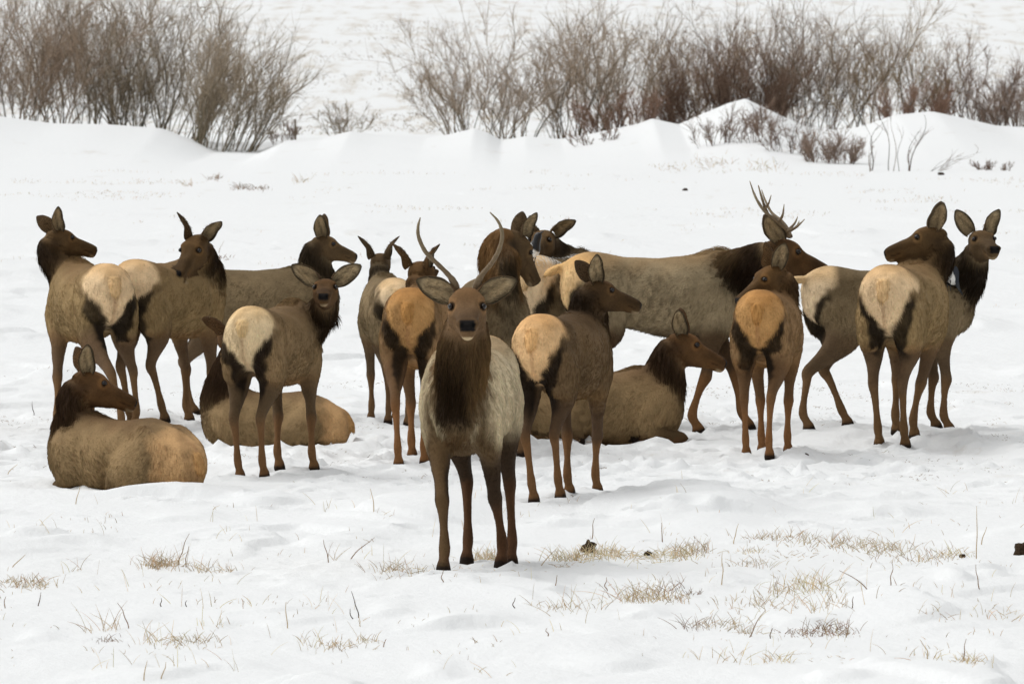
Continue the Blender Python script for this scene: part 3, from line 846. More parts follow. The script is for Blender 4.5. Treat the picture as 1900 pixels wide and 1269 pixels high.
    rad = w0[:, None] * np.array([1.0, 0.95, 0.72, 0.25])[None]
    cv = Cc * (1 + rng.normal(size=(nst, 1)) * 0.16) * (1 + rng.normal(size=(nst, 3)) * 0.03) * (1 + 0.12 * sino(P / s, 22.0, 1)[:, None])
    cv = np.clip(cv, 0.002, 0.9)
    hn = norm_rows(Nn @ ROT + 0.22 * (D1 @ ROT) + rng.normal(size=(nst, 3)) * 0.14)
    prt, ins = part[tri[ti, 0]], smp(inside)
    tneck = t[tri[ti, 0]]
    cls = np.zeros(nst, int)
    cls[(prt == 1) & (tneck > 0.12)] = 1
    cls[(ins > 0.5)] = 2
    for k, nm in ((0, 'coat'), (1, 'neck_mane'), (2, 'rump_patch')):
        mk = cls == k
        if mk.sum() > 50:
            curves_obj(nm, S[mk], rad[mk], cv[mk], M_FUR, body, hn[mk])
    # ---------------- eyes
    for sg in (1, -1):
        c = poll + hsz * (0.132 * d + sg * 0.0875 * sp.get('hw', 1.0) * sd + 0.036 * uu)
        rr = 0.0195 * hsz
        V, F = [], []
        for a in range(9):
            ph = math.pi * a / 8
            for b in range(14):
                th = 2 * math.pi * b / 14
                V.append((c + rr * (1.05 * math.sin(ph) * math.cos(th) * d + 0.82 * math.cos(ph) * uu + 0.8 * math.sin(ph) * math.sin(th) * sd)) @ ROT)
        for a in range(8):
            for b in range(14):
                F.append((a * 14 + b, a * 14 + (b + 1) % 14, (a + 1) * 14 + (b + 1) % 14, (a + 1) * 14 + b))
        mesh_obj('eye', V, F, M_EYE, root)
    # ---------------- ears
    for sg, key in ((1, 'earL'), (-1, 'earR')):
        e_ = sp.get(key, sp.get('ear', (-0.30, 0.80, 0.55)))     # along head, outward, up
        e = unit(e_[0] * d + sg * e_[1] * sd + e_[2] * uu)
        op = sp.get('open' + key[-1], sp.get('open', (0.50, 0.85, 0.0)))
        of = op[0] * d + sg * op[1] * sd + op[2] * uu
        of = unit(of - np.dot(of, e) * e)
        sv = np.cross(e, of)
        b0 = poll + hsz * (-0.012 * d + sg * 0.066 * sd + 0.052 * uu)
        Le, We = 0.225 * max(hsz, 0.92) * sp.get('earsz', 1.0), 0.060 * max(hsz, 0.92) * sp.get('earsz', 1.0)
        nu, nv = 14, 11
        V, F, CC = [], [], []
        fr_r, fr_d, fr_c, fr_n = [], [], [], []
        for shell in (0, 1):
            for i in range(nu):
                u_ = i / (nu - 1)
                w_ = We * (0.42 + 0.62 * math.sin(math.pi * min(1, (u_ * 0.92 + 0.10)) ** 0.9)) * (1 if u_ < 0.72 else math.sqrt(max(0.0, 1 - ((u_ - 0.72) / 0.285) ** 2)) * 0.97 + 0.03)
                phi = 2.2 - 1.25 * min(1, u_ / 0.45) + 0.15 * u_
                cdep = w_ * (0.95 if u_ < 0.5 else 0.95 - 0.4 * (u_ - 0.5))
                for j in range(nv):
                    vv = -1 + 2 * j / (nv - 1)
                    aa = phi * vv
                    off = 0.0 if shell == 0 else 0.005 * hsz
                    pt = b0 + e * (Le * u_) + sv * ((w_ + off) * math.sin(aa) / max(0.75, math.sin(min(phi, 1.57)))) - of * ((cdep + off) * math.cos(aa) - 0.4 * cdep) - of * 0.10 * Le * u_ * u_ * 0.0
                    V.append(pt)
                    if shell == 0:
                        rim = sm(0.45, 0.9, np.array(abs(vv))) + sm(0.72, 1.0, np.array(u_))
                        ci = lin(192, 170, 134) * (1 - min(1, rim) * 0.86) * (0.6 + 0.4 * min(1, u_ * 3))
                        ci = ci * (1 - 0.5 * max(0.0, math.sin(vv * 7.0 + u_ * 5.0 + sg)) ** 2 * (u_ < 0.8))
                        if sp.get('ear_in') is not None: ci = ci * sp['ear_in']
                    else:
                        ci = pal['head'] * (0.75 if u_ < 0.7 else 0.5) + pal['neck'] * 0.2
                    CC.append(ci)
        def ix(sh, i, j): return sh * nu * nv + i * nv + j
        for i in range(nu - 1):
            for j in range(nv - 1):
                F.append((ix(0, i, j), ix(0, i, j + 1), ix(0, i + 1, j + 1), ix(0, i + 1, j)))
                F.append((ix(1, i, j), ix(1, i + 1, j), ix(1, i + 1, j + 1), ix(1, i, j + 1)))
            for j in (0, nv - 1):
                F.append((ix(0, i, j), ix(0, i + 1, j), ix(1, i + 1, j), ix(1, i, j)))
        for j in range(nv - 1):
            F.append((ix(0, nu - 1, j), ix(0, nu - 1, j + 1), ix(1, nu - 1, j + 1), ix(1, nu - 1, j)))
        V = np.array(V); CC = np.array(CC)
        eo = mesh_obj('ear', V @ ROT, F, M_EAR, root, CC)
        # ear hair: soft pale tufts inside, short dark outside
        ne = 500
        ii = rng.integers(0, nu - 4, ne); jj = rng.integers(2, nv - 2, ne); sh = (rng.random(ne) < 0.12).astype(int)
        ids = sh * nu * nv + ii * nv + jj
        pr_ = V[ids] + rng.normal(size=(ne, 3)) * 0.006 * hsz
        inn = sh == 0
        tocen = norm_rows((b0 + e * Le * 0.5) - pr_)
        dr = norm_rows(np.where(inn[:, None], e * 0.8 + of * 0.55, e * 1.0 + (pr_ - (b0 + np.outer((pr_ - b0) @ e, e))) * 2.0) + rng.normal(size=(ne, 3)) * 0.25)
        le = np.where(inn, 0.024, 0.004) * hsz * rng.uniform(0.5, 1.2, ne)
        f_ = np.linspace(0, 1, 4)
        Se = pr_[:, None, :] + dr[:, None, :] * (le[:, None] * f_)[:, :, None]
        cc = CC[ids] * np.where(inn, 1.15, 1.0)[:, None] * (1 + rng.normal(size=(ne, 1)) * 0.2)
        nn_ = norm_rows(np.where(inn[:, None], of[None], -of[None]) + rng.normal(size=(ne, 3)) * 0.2)
        curves_obj('ear_hair', Se @ ROT, np.outer(np.full(ne, 0.0014), [1, 0.9, 0.6, 0.2]), np.clip(cc, 0.003, 0.9), M_FUR, eo, nn_ @ ROT)
    # ---------------- antlers (given as photo pixels with a depth from the skull)
    for an in sp.get('antlers', []):
        V, F, CC = [], [], []
        for br in an:
            pts = np.array([at(a, b, (RW @ poll + base)[1] + c) for a, b, c in br['p']]) - base
            rr = np.array(br['r'])
            pts = catmull(np.concatenate([pts, rr[:, None]], 1), 5)
            v1, f1 = tube(pts[:, :3], pts[:, 3] * (1 + 0.06 * np.sin(np.arange(len(pts)) * 1.9)), 9)
            o_ = len(V)
            V += list(v1); F += [tuple(i + o_ for i in f) for f in f1]
            tt_ = np.linspace(0, 1, len(pts)).repeat(9); tt_ = np.concatenate([tt_, [0, 1]])
            CC += [lin(112, 94, 70) * (1 - k) + lin(br.get('tip', 160), br.get('tip', 160) - 14, br.get('tip', 160) - 40) * k for k in sm(0.35, 1.0, tt_)]
        mesh_obj('antler', np.array(V), F, M_ANTLER, root, np.array(CC))
    # sub-parts are in the root's frame already (root carries location only)
    return root, dict(base=base, rot=ROT, poll=poll, v=vw + base)

UPE = (-0.30, 0.45, 0.85)
SPK_L = [dict(p=[(851, 552, 0.02), (843, 526, 0), (832, 510, 0.0), (812, 490, -0.02), (790, 468, -0.04), (777, 440, -0.05), (776, 420, -0.04), (780, 404, -0.02)], r=[0.024, 0.024, 0.0160, 0.0145, 0.0135, 0.012, 0.009, 0.0035], tip=128)]
SPK_R = [dict(p=[(880, 550, 0.02), (887, 524, 0), (896, 508, 0.0), (912, 489, -0.02), (926, 464, -0.04), (932, 436, -0.05), (925, 412, -0.04), (909, 394, -0.02)], r=[0.024, 0.024, 0.0160, 0.0145, 0.0135, 0.012, 0.009, 0.0035], tip=128)]
ANT_A = [dict(p=[(1462, 440, -0.06), (1458, 426, -0.08), (1440, 410, -0.12), (1418, 391, -0.18), (1402, 366, -0.22), (1391, 336, -0.24)], r=[0.022, 0.0155, 0.0145, 0.013, 0.010, 0.003]),
         dict(p=[(1424, 397, -0.16), (1417, 378, -0.18), (1412, 362, -0.20), (1407, 344, -0.2)], r=[0.014, 0.011, 0.009, 0.004]),
         dict(p=[(1418, 390, -0.18), (1426, 378, -0.2), (1431, 362, -0.22)], r=[0.011, 0.008, 0.003]),
         dict(p=[(1444, 413, -0.11), (1452, 400, -0.15), (1455, 379, -0.18)], r=[0.013, 0.010, 0.003]),
         dict(p=[(1458, 430, -0.08), (1474, 424, -0.12), (1484, 416, -0.16), (1493, 407, -0.2)], r=[0.014, 0.011, 0.008, 0.003])]
ANT_B = [dict(p=[(1466, 440, 0.06), (1462, 426, 0.10), (1450, 410, 0.16), (1432, 395, 0.24), (1420, 372, 0.28), (1413, 352, 0.30)], r=[0.022, 0.0145, 0.013, 0.0115, 0.008, 0.003]),
         dict(p=[(1461, 428, 0.10), (1470, 420, 0.14), (1476, 412, 0.18), (1480, 402, 0.2)], r=[0.013, 0.010, 0.008, 0.003]),
         dict(p=[(1463, 432, 0.08), (1478, 420, 0.10), (1483, 410, 0.12)], r=[0.011, 0.008, 0.003])]

PRINTS = []
ELK = [
 dict(label='cow elk with its cream rump to us at far left, dark head turned right', s=1.0, at=(168, 796), yaw=108, pal='cow', poll=(104, 440, 0.50), head=(14, -16), hs=0.86, ear=UPE, earR=(-0.3, 0.3, 0.9), earL=(-0.7, 0.6, 0.35),
      feet=dict(FL=(102, 799), FR=(165, 790), HL=(222, 806), HR=(268, 788)), fat=1.05, mane=0.03, neckf=0.95, et=0.1),
 dict(label='cow elk twisting its head back over its own shoulder, second from left', s=1.0, at=(312, 785), yaw=62, pal='cow', poll=(368, 452, 0.05), head=(240, -36), fat=1.08, earL=(-0.2, 0.75, 0.5), earR=(-0.25, 0.35, 0.95),
      feet=dict(FL=(352, 783), FR=(398, 790), HL=(245, 790), HR=(336, 784)), st=(0.95, -0.2, 0.15), et=-0.3, nk=(0.5, 0.35), mane=0.035),
 dict(label='elk behind the twisting cow, only back and right facing head showing', s=0.92, at=(474, 768), yaw=4, pal='grey', hs=0.86, poll=(596, 450, 0.0), head=(-6, -20), ear=UPE, mane=0.045, et=0.2),
 dict(label='elk calf showing a round white rump, face turned back towards us', s=0.925, at=(508, 880), yaw=72, pal='calf', hs=0.95, poll=(605, 536, 0.15), head=(268, -6), ear=(-0.15, 0.9, 0.55), open=(0.95, 0.1, 0.0), earsz=1.1,
      feet=dict(HL=(446, 889), HR=(491, 887), FL=(519, 870), FR=(586, 874)), st=(0.9, -0.5, 0.3), mane=0.045, taill=0.1, rumpw=1.06),
 dict(label='elk lying behind the white rumped calf, head hidden by it', s=0.80, at=(514, 828), yaw=164, lying=True, sink=0.02, pal='lying', poll=(428, 622, 0.1), head=(105, -8), ear=(-0.25, 0.9, 0.4), mane=0.04),
 dict(label='elk lying at lower left with tan rump to us and head turned right', s=0.98, at=(236, 900), yaw=136, lying=True, sink=0.07, pal='lying', poll=(158, 706, 0.25), head=(2, -22), earL=(-0.6, 0.5, 0.6), earR=(-0.30, 0.35, 0.85), mane=0.04, strands=36000, et=0.1),
 dict(label='grey elk facing away behind the tan rumped elk, left of the bull', s=0.88, at=(722, 780), yaw=97, pal='grey', poll=(704, 486, 0.55), head=(84, -4), hs=0.92, ear=(-0.25, 0.55, 0.75), open=(-0.1, 0.9, 0.2), mane=0.04,
      feet=dict(HL=(720, 787)), et=0.1),
 dict(label='elk with tan rump and black thighs facing away just left of the spike bull', s=0.98, at=(777, 853), yaw=84, pal='orange', poll=(776, 506, 0.6), head=(74, 0), hs=0.95, ear=(-0.2, 0.6, 0.8), open=(-0.1, 0.9, 0.2), mane=0.03, et=0.1,
      feet=dict(HL=(741, 868), HR=(788, 862), FR=(800, 850), FL=(765, 850))),
 dict(label='young spike antlered bull elk standing in front, facing the camera', s=1.06, hs=1.06, at=(874, 1053), yaw=-97, pal='bull', poll=(866, 570, -0.80), crown=0.03, head=(-89, -11), ear=(-0.25, 0.90, 0.36), open=(0.95, 0.15, 0.1), pale_mane=True,
      feet=dict(FR=(826, 1069), FL=(930, 1054), HR=(866, 1047), HL=(958, 1053)), mane=0.035, neckf=1.16, necktop=0.28, antlers=[SPK_L, SPK_R], fat=1.04, strands=56000, et=-0.1, nz=0.98, st=(0.9, 0, 0.5), earsz=1.0, mane_top=lin(92, 72, 49), neck_side=lin(124, 97, 64), legf=1.02),
 dict(label='tall shaggy necked elk right behind the spike bull, muzzle pointing down right', s=0.98, hs=0.94, at=(915, 838), yaw=-80, pal='grey', poll=(957, 446, -0.30), head=(22, -60), ear=(-0.55, 0.40, 0.75), mane=0.045, neckf=1.12, mane_top=lin(116, 86, 54),
      feet=dict(FL=(976, 860), FR=(900, 860)), et=0.5, neck_side=lin(120, 91, 58)),
 dict(label='elk at the rear with a magpie on its rump and its face turned back', s=1.04, at=(1034, 791), yaw=70, pal='grey', poll=(1012, 444, 0.1), head=(250, -14), ear=(-0.1, 0.9, 0.45), snow=0.35, st=(0.8, 0.2, 0.6), mane=0.03, hs=0.92),
 dict(label='dark elk calf facing away right of the spike bull, head turned right', s=0.95, at=(1044, 920), yaw=72, pal='dark', hs=0.88, poll=(1104, 536, 0.32), head=(0, -18), ear=UPE, mane=0.05, rumpw=0.98,
      feet=dict(HL=(991, 932), HR=(1040, 925), FL=(1058, 921), FR=(1109, 915)), et=0.2, earR=(-0.25, 0.35, 0.9), earL=(-0.95, 0.35, 0.5), st=(0.9, -0.4, 0.4)),
 dict(label='bull elk with branched antlers standing in profile, facing right', s=1.07, hs=1.04, at=(1222, 802), yaw=9, pal='bull2', poll=(1444, 462, -0.50), head=(0, -22), ear=(-0.75, 0.4, 0.6), mane=0.07, neckf=1.12, antlers=[ANT_A, ANT_B], mottle=0.4,
      feet=dict(FR=(1298, 806), FL=(1438, 800), HR=(1075, 806), HL=(1110, 800)), et=0.55, nk=(0.4, 0.3), tail=(-0.9, 0, -0.25), strands=30000),
 dict(label='brown elk lying down in front of the antlered bull, head up facing right', s=0.98, at=(1092, 812), yaw=6, lying=True, sink=0.03, foreleg=True, pal='lying', poll=(1262, 634, 0.0), head=(-4, -24), ear=(-0.45, 0.45, 0.8), mane=0.045, et=0.35, st=(0.9, 0, 0.42)),
 dict(label='elk calf with an orange rump looking back left beside the antlered bull', s=0.94, at=(1424, 843), yaw=82, pal='orange', poll=(1438, 508, 0.22), head=(204, -32), ear=(-0.55, 0.5, 0.7), mane=0.035, et=-0.1,
      feet=dict(HL=(1386, 844), HR=(1428, 850), FL=(1414, 840), FR=(1461, 845)), st=(0.9, -0.3, 0.4), rumpw=1.05),
 dict(label='elk at far right with its tail lifted, upright head facing the camera', s=0.965, at=(1646, 797), yaw=20, pal='grey', poll=(1816, 446, -0.1), head=(-74, -8), ear=(-0.2, 0.55, 0.85), open=(0.95, 0.2, 0), tail=(-1.0, 0, 0.02), taill=0.19,
      feet=dict(HR=(1488, 803), HL=(1606, 803), FR=(1764, 804), FL=(1738, 800)), mane=0.04, et=0.0),
 dict(label='big cow elk at right with round tan rump, head turned to the left', s=1.06, at=(1676, 818), yaw=76, pal='cow', poll=(1734, 438, 0.45), hs=0.95, head=(180, -17), ear=(-0.55, 0.35, 0.8), fat=1.1, rumpw=1.08, mane=0.03,
      feet=dict(HL=(1641, 821), HR=(1682, 822), FR=(1697, 813), FL=(1664, 808)), et=-0.15, st=(0.9, -0.2, 0.4)),
]
# hoof prints: one under every hoof, older ones all over the trampled patch
gp = np.random.default_rng(77)
for sp in ELK:
    for k in ('FL', 'FR', 'HL', 'HR'):
        if sp.get('feet', {}).get(k): q_ = G(*sp['feet'][k]); PRINTS.append((q_[0], q_[1] - 0.02, 0.085, 0.035))
for _ in range(620):
    y_ = gp.normal(68.5, 3.6); x_ = gp.normal(0.0, 2.3)
    if y_ < 77: PRINTS.append((x_, y_, gp.uniform(0.07, 0.11), gp.uniform(0.025, 0.06)))
for sp in ELK:
    if sp.get('lying'):
        q_ = G(*sp['at']); PRINTS.append((q_[0], q_[1], 0.62 * sp['s'], 0.05))
for _ in range(60):
    PRINTS.append((gp.normal(-0.2, 1.6), gp.normal(55.5, 2.2), gp.uniform(0.06, 0.09), gp.uniform(0.012, 0.03)))
build_ground()
INFO = {}
for i, sp in enumerate(ELK):
    sp['seed'] = i + 1
    r_, INFO[i] = build_elk(sp)

# ------------------------------------------------------------------ magpies
def magpie(label, foot, yaw, pitch, sc=1.0):
    root = empty('magpie', foot)
    tag(root, label, 'bird', 'magpies riding on the elk')
    cy, sy = math.cos(yaw), math.sin(yaw)
    f = np.array([cy * math.cos(pitch), sy * math.cos(pitch), math.sin(pitch)])
    sd = np.array([-sy, cy, 0]); up = np.cross(f, sd)
    o = np.array([0, 0, 0.105 * sc])
    BLK, WHT, BLU = lin(16, 16, 19), lin(228, 226, 220), lin(20, 28, 40)
    st = catmull(np.array([(-0.115, 0.006, 0.006, 0.004), (-0.09, 0.022, 0.022, 0.0), (-0.05, 0.038, 0.040, -0.004), (0.0, 0.045, 0.050, -0.008), (0.04, 0.040, 0.046, -0.004), (0.07, 0.030, 0.033, 0.010),
                           (0.093, 0.029, 0.030, 0.024), (0.115, 0.026, 0.027, 0.032), (0.132, 0.016, 0.017, 0.034), (0.138, 0.006, 0.006, 0.033)]), 3) * sc
    V, F, C = [], [], []
    nr = 16
    for (x, w, h, z) in st:
        for j in range(nr):
            th = 2 * math.pi * j / nr
            V.append(o + f * x + sd * w * math.cos(th) + up * (z + h * math.sin(th)))
            xx = x / sc
            c = BLK
            if xx < 0.035 and math.sin(th) < -0.15 and xx > -0.085: c = WHT
            if -0.035 < xx < 0.045 and abs(math.cos(th)) > 0.45 and 0.1 < math.sin(th) < 0.85: c = WHT
            C.append(c)
    for i in range(len(st) - 1):
        for j in range(nr):
            k = (j + 1) % nr
            F.append((i * nr + j, i * nr + k, (i + 1) * nr + k, (i + 1) * nr + j))
    mesh_obj('body', np.array(V), F, M_FEATHER, root, np.array(C))
    v, fc = tube([o + f * 0.128 * sc + up * 0.033 * sc, o + f * 0.15 * sc + up * 0.031 * sc, o + f * 0.172 * sc + up * 0.024 * sc], [0.009 * sc, 0.0075 * sc, 0.001], 7)
    mesh_obj('beak', v, fc, M_BEAK, root)
    for sg in (1, -1):
        W, Fw, Cw = [], [], []
        outl = [(0.045, 0.020), (0.02, 0.030), (-0.02, 0.030), (-0.07, 0.022), (-0.12, 0.012), (-0.15, 0.004)]
        for off in (0.0, 0.006):
            for (x, h) in outl:
                for e in (1, -1):
                    W.append(o + f * x * sc + sd * sg * (0.040 - 0.14 * max(0, -x) + off) * sc + up * (0.012 + e * h - 0.02 * (x < -0.05)) * sc)
                    Cw.append(BLU if x > -0.08 else BLK)
        n = len(outl)
        for q in (0, 1):
            for i in range(n - 1):
                a = q * 2 * n + 2 * i
                Fw.append((a, a + 1, a + 3, a + 2))
        for i in range(n - 1):
            for e in (0, 1):
                a = 2 * i + e
                Fw.append((a, a + 2, a + 2 + 2 * n, a + 2 * n))
        mesh_obj('wing', np.array(W), Fw, M_FEATHER, root, np.array(Cw))
        lp = o + f * -0.005 * sc + sd * sg * 0.018 * sc - up * 0.04 * sc
        v, fc = tube([lp, np.array([lp[0] * 0.7, lp[1] * 0.7, 0.03 * sc]), np.array([lp[0] * 0.6, lp[1] * 0.6, -0.02])], [0.006 * sc, 0.003 * sc, 0.003 * sc], 6)
        mesh_obj('leg', v, fc, M_BEAK, root)
        v, fc = tube([o + f * 0.116 * sc + up * 0.038 * sc + sd * sg * 0.020 * sc, o + f * 0.116 * sc + up * 0.038 * sc + sd * sg * 0.027 * sc], [0.005 * sc, 0.002 * sc], 8)
        mesh_obj('eye', v, fc, M_EYE, root)
    T, Ft = [], []
    for off in (0, 0.005):
        for x, w in ((-0.09, 0.018), (-0.16, 0.022), (-0.25, 0.02), (-0.31, 0.008)):
            for e in (1, -1):
                T.append(o + f * x * sc + sd * e * w * sc + up * (0.006 + off) * sc)
    for q in (0, 8):
        for i in range(3):
            Ft.append((q + 2 * i, q + 2 * i + 1, q + 2 * i + 3, q + 2 * i + 2))
    for i in range(3):
        for e in (0, 1):
            a = 2 * i + e; Ft.append((a, a + 2, a + 10, a + 8))
    mesh_obj('tail', np.array(T), Ft, M_FEATHER, root, np.tile(lin(18, 30, 40), (len(T), 1)))

def perch(idx, u, v, mode):
    V = INFO[idx]['v']
    t = at(u, v, INFO[idx]['base'][1])
    if mode == 'top':
        m = np.abs(V[:, 0] - t[0]) < 0.03
        return V[m][V[m][:, 2].argmax()]
    m = (np.abs(V[:, 0] - t[0]) < 0.03) & (np.abs(V[:, 2] - t[2]) < 0.03)
    return V[m][V[m][:, 1].argmin()] if m.any() else t
magpie('magpie with blue black wing on the shoulder of the far right elk', perch(15, 1771, 532, 'near') + np.array([-0.01, -0.06, 0]), R(235), R(52), 1.1)
magpie('magpie with white breast beside the face of the rear elk', perch(10, 990, 480, 'near') + np.array([0, -0.02, 0]), R(-30), R(46), 1.1)

# ------------------------------------------------------------------ willows and other bare shrubs
def shrub(name, label, base, width, depth, height, nstem, twigs, spread=0.45, lean=0.0, col=(118, 104, 86), tcol=(132, 112, 92), dark=(82, 76, 62), sr=0.011, tr=0.0030, sub=3.4, droop=0.15, gnarl=0.11, seed=0, group='bare shrubs behind the snow bank'):
    g = np.random.default_rng(100 + seed)
    base = np.asarray(base, float)
    root = empty(name, base)
    tag(root, label, 'shrub', group)
    n, k = nstem, 8
    bx = g.uniform(-0.95, 0.95, n); by = g.uniform(-0.9, 0.9, n)
    bx = bx + 0.10 * np.sin(bx * 9 + seed)
    b = np.stack([bx * width * 0.5, by * depth * 0.5, np.zeros(n)], 1)
    b[:, 2] = [gz(base[0] + p[0], base[1] + p[1]) - base[2] - 0.06 for p in b]
    h = height * g.uniform(0.35, 1.05, n) ** 0.9 * (1 - 0.25 * np.abs(bx))
    tx = 0.9 * spread * (bx * 1.0 + g.normal(0, 0.55, n)) + lean; ty = spread * (by + g.normal(0, 0.4, n))
    f = np.linspace(0, 1, k)
    S = np.zeros((n, k, 3))
    ph = g.uniform(0, 6.28, (n, 2)); 
    for i in range(k):
        q = f[i]
        S[:, i, 0] = b[:, 0] + h * (tx * (q + 0.45 * droop * q * q * np.sign(tx) * np.sign(tx)) + gnarl * np.sin(ph[:, 0] + q * 5.5) * q)
        S[:, i, 1] = b[:, 1] + h * (ty * q + gnarl * np.sin(ph[:, 1] + q * 5.0) * q)
        S[:, i, 2] = b[:, 2] + h * (q - droop * 0.35 * q * q * (np.abs(tx) + np.abs(ty)))
    rs = sr * g.uniform(0.4, 1.15, n)[:, None] * (1 - 0.75 * f)[None]
    c0, c1, cd = lin(*col), lin(*tcol), lin(*dark)
    cs = c0[None] * g.uniform(0.75, 1.4, (n, 1)); m = g.random(n) < 0.4
    cs[m] = cd * g.uniform(0.7, 1.2, (m.sum(), 1))
    curves_obj('stems', S, rs, np.clip(cs, 0, 0.9), M_STRAND, root)
    # twigs: two orders
    def grow(S, m, lmin, lmax, tmin, ang, k2):
        n0, k0 = S.shape[:2]
        idx = g.integers(0, n0, m); t = tmin + (1 - tmin) * g.random(m) ** 0.8
        x = t * (k0 - 1); i = np.minimum(x.astype(int), k0 - 2); fr = (x - i)[:, None]
        p = S[idx, i] * (1 - fr) + S[idx, i + 1] * fr
        tg = norm_rows(S[idx, i + 1] - S[idx, i])
        L = np.linalg.norm(S[idx, -1] - S[idx, 0], axis=1) * g.uniform(lmin, lmax, m) * (1.15 - 0.6 * t)
        d = norm_rows(tg + g.normal(0, ang, (m, 3)) + np.array([0, 0, 0.15]))
        cu = g.normal(0, 0.22, (m, 3)) + np.array([0, 0, 0.12])
        q = np.linspace(0, 1, k2)
        return p[:, None] + (d[:, None] * q[None, :, None] + cu[:, None] * (q * q)[None, :, None]) * L[:, None, None]
    T1 = grow(S, int(n * twigs * 1.35), 0.20, 0.50, 0.14, 0.42, 5)
    T2 = grow(T1, int(len(T1) * sub * 1.35), 0.30, 0.70, 0.15, 0.50, 4)
    for T, r0, sc_ in ((T1, tr * 1.35, 0.95), (T2, tr, 1.1)):
        kk = T.shape[1]
        r = r0 * g.uniform(0.7, 1.3, len(T))[:, None] * np.linspace(1, 0.35, kk)[None]
        hh = T[:, -1, 2] / height
        cc = (c0 * (1 - hh.clip(0, 1))[:, None] + c1 * hh.clip(0, 1)[:, None]) * g.uniform(0.75, 1.5, (len(T), 1)) * sc_
        curves_obj('twigs', T, r, np.clip(cc, 0, 0.9), M_STRAND, root)
    return root

def B(u, Y):
    x = at(u, 250, Y)[0]
    return np.array([x, Y, gz(x, Y)])
GREY, GTW, OLIVE = (128, 117, 99), (150, 135, 116), (92, 88, 73)
RED, RTW, RDK = (118, 101, 89), (140, 121, 107), (86, 75, 67)
W = [
 ('willow_shrub', 'fine twigged brown willow at the left edge of the picture', 15, 181.5, 2.2, 1.6, 2.9, 46, 14, dict(col=(130, 114, 98), tcol=(148, 130, 112), tr=0.0034)),
 ('willow_shrub', 'tall dense grey willow above the left snow bank', 150, 183.0, 2.4, 1.8, 3.3, 60, 11, dict(col=GREY, tcol=GTW, dark=OLIVE, spread=0.34)),
 ('willow_shrub', 'tall grey willow with upright stems behind the end of the left bank', 285, 182.5, 2.2, 1.6, 3.4, 62, 11, dict(col=GREY, tcol=GTW, dark=OLIVE, spread=0.36, lean=0.06, sr=0.014)),
 ('willow_shrub', 'grey willow with many stems leaning right into the open snow', 415, 179.4, 1.4, 1.4, 2.6, 72, 9, dict(col=GREY, tcol=GTW, dark=OLIVE, spread=0.26, lean=0.33, sr=0.013, droop=0.25)),
 ('small_shrub', 'low brown shrub at the foot of the leaning willow', 527, 181.0, 0.5, 0.4, 0.55, 16, 7, dict(col=RED, tcol=RTW, dark=RDK, sr=0.006)),
 ('small_shrub', 'small grey shrub standing alone between the willow clumps', 640, 181.2, 0.45, 0.4, 0.85, 16, 7, dict(col=GREY, tcol=GTW, dark=OLIVE, sr=0.007, spread=0.6)),
 ('willow_shrub', 'open fan shaped brown willow left of centre behind the snow', 885, 181.0, 1.2, 1.1, 2.35, 40, 10, dict(col=(132, 118, 101), tcol=(154, 136, 118), spread=0.50, sr=0.010)),
 ('willow_shrub', 'thin stemmed willow filling the gap beside the fan shaped one', 955, 184.0, 0.8, 0.8, 1.9, 20, 9, dict(col=(132, 118, 101), tcol=(154, 136, 118), spread=0.4)),
 ('willow_shrub', 'upright brown willow near the centre behind the snow', 1065, 181.5, 1.2, 1.1, 2.65, 38, 10, dict(col=(132, 118, 101), tcol=(154, 138, 120), spread=0.42)),
 ('willow_shrub', 'broad tan willow left of the pointed snow mound', 1195, 183.5, 2.0, 1.5, 2.7, 44, 10, dict(col=(126, 110, 91), tcol=(150, 132, 110), spread=0.36)),
 ('willow_shrub', 'dense dark reddish thicket behind the pointed snow mound', 1345, 181.5, 2.6, 1.5, 1.6, 90, 13, dict(col=(98, 80, 67), tcol=(118, 98, 84), dark=(68, 57, 49), spread=0.4, tr=0.0036)),
 ('willow_shrub', 'tall willow rising above the dark thicket', 1380, 184.5, 2.8, 1.6, 2.9, 44, 10, dict(col=(126, 112, 95), tcol=(148, 130, 112), spread=0.32)),
 ('willow_shrub', 'tall brown willow with arching crown right of the pointed mound', 1505, 182.5, 1.7, 1.4, 2.75, 42, 10, dict(col=(116, 102, 87), tcol=(138, 121, 104), spread=0.36, droop=0.3)),
 ('willow_shrub', 'pale tan willow in the dip between the two right mounds', 1650, 182.5, 1.5, 1.3, 2.55, 34, 10, dict(col=(132, 114, 88), tcol=(146, 126, 100), spread=0.36)),
 ('willow_shrub', 'reddish slender shrub behind the right snow mound', 1795, 182.5, 1.4, 1.2, 1.95, 34, 11, dict(col=RED, tcol=RTW, dark=RDK, spread=0.42)),
 ('willow_shrub', 'low reddish shrub at the right edge of the picture', 1885, 181.5, 1.2, 1.0, 1.25, 40, 11, dict(col=RED, tcol=RTW, dark=RDK, spread=0.4)),
 ('willow_shrub', 'low rust coloured thicket between the centre willows and the mound', 1150, 180.5, 1.6, 0.8, 0.85, 46, 10, dict(col=(116, 92, 77), tcol=(136, 110, 94), dark=RDK, spread=0.45)),
 ('willow_shrub', 'low rust coloured brush behind the right mound', 1700, 180.6, 1.3, 0.7, 0.8, 40, 10, dict(col=(116, 92, 77), tcol=(136, 110, 94), dark=RDK, spread=0.45)),
]
for i, (nm, lb, u, Y, w, dp, h, ns, tw, kw) in enumerate(W):
    shrub(nm, lb, B(u, Y), w, dp, h, ns, tw, seed=i, **kw)
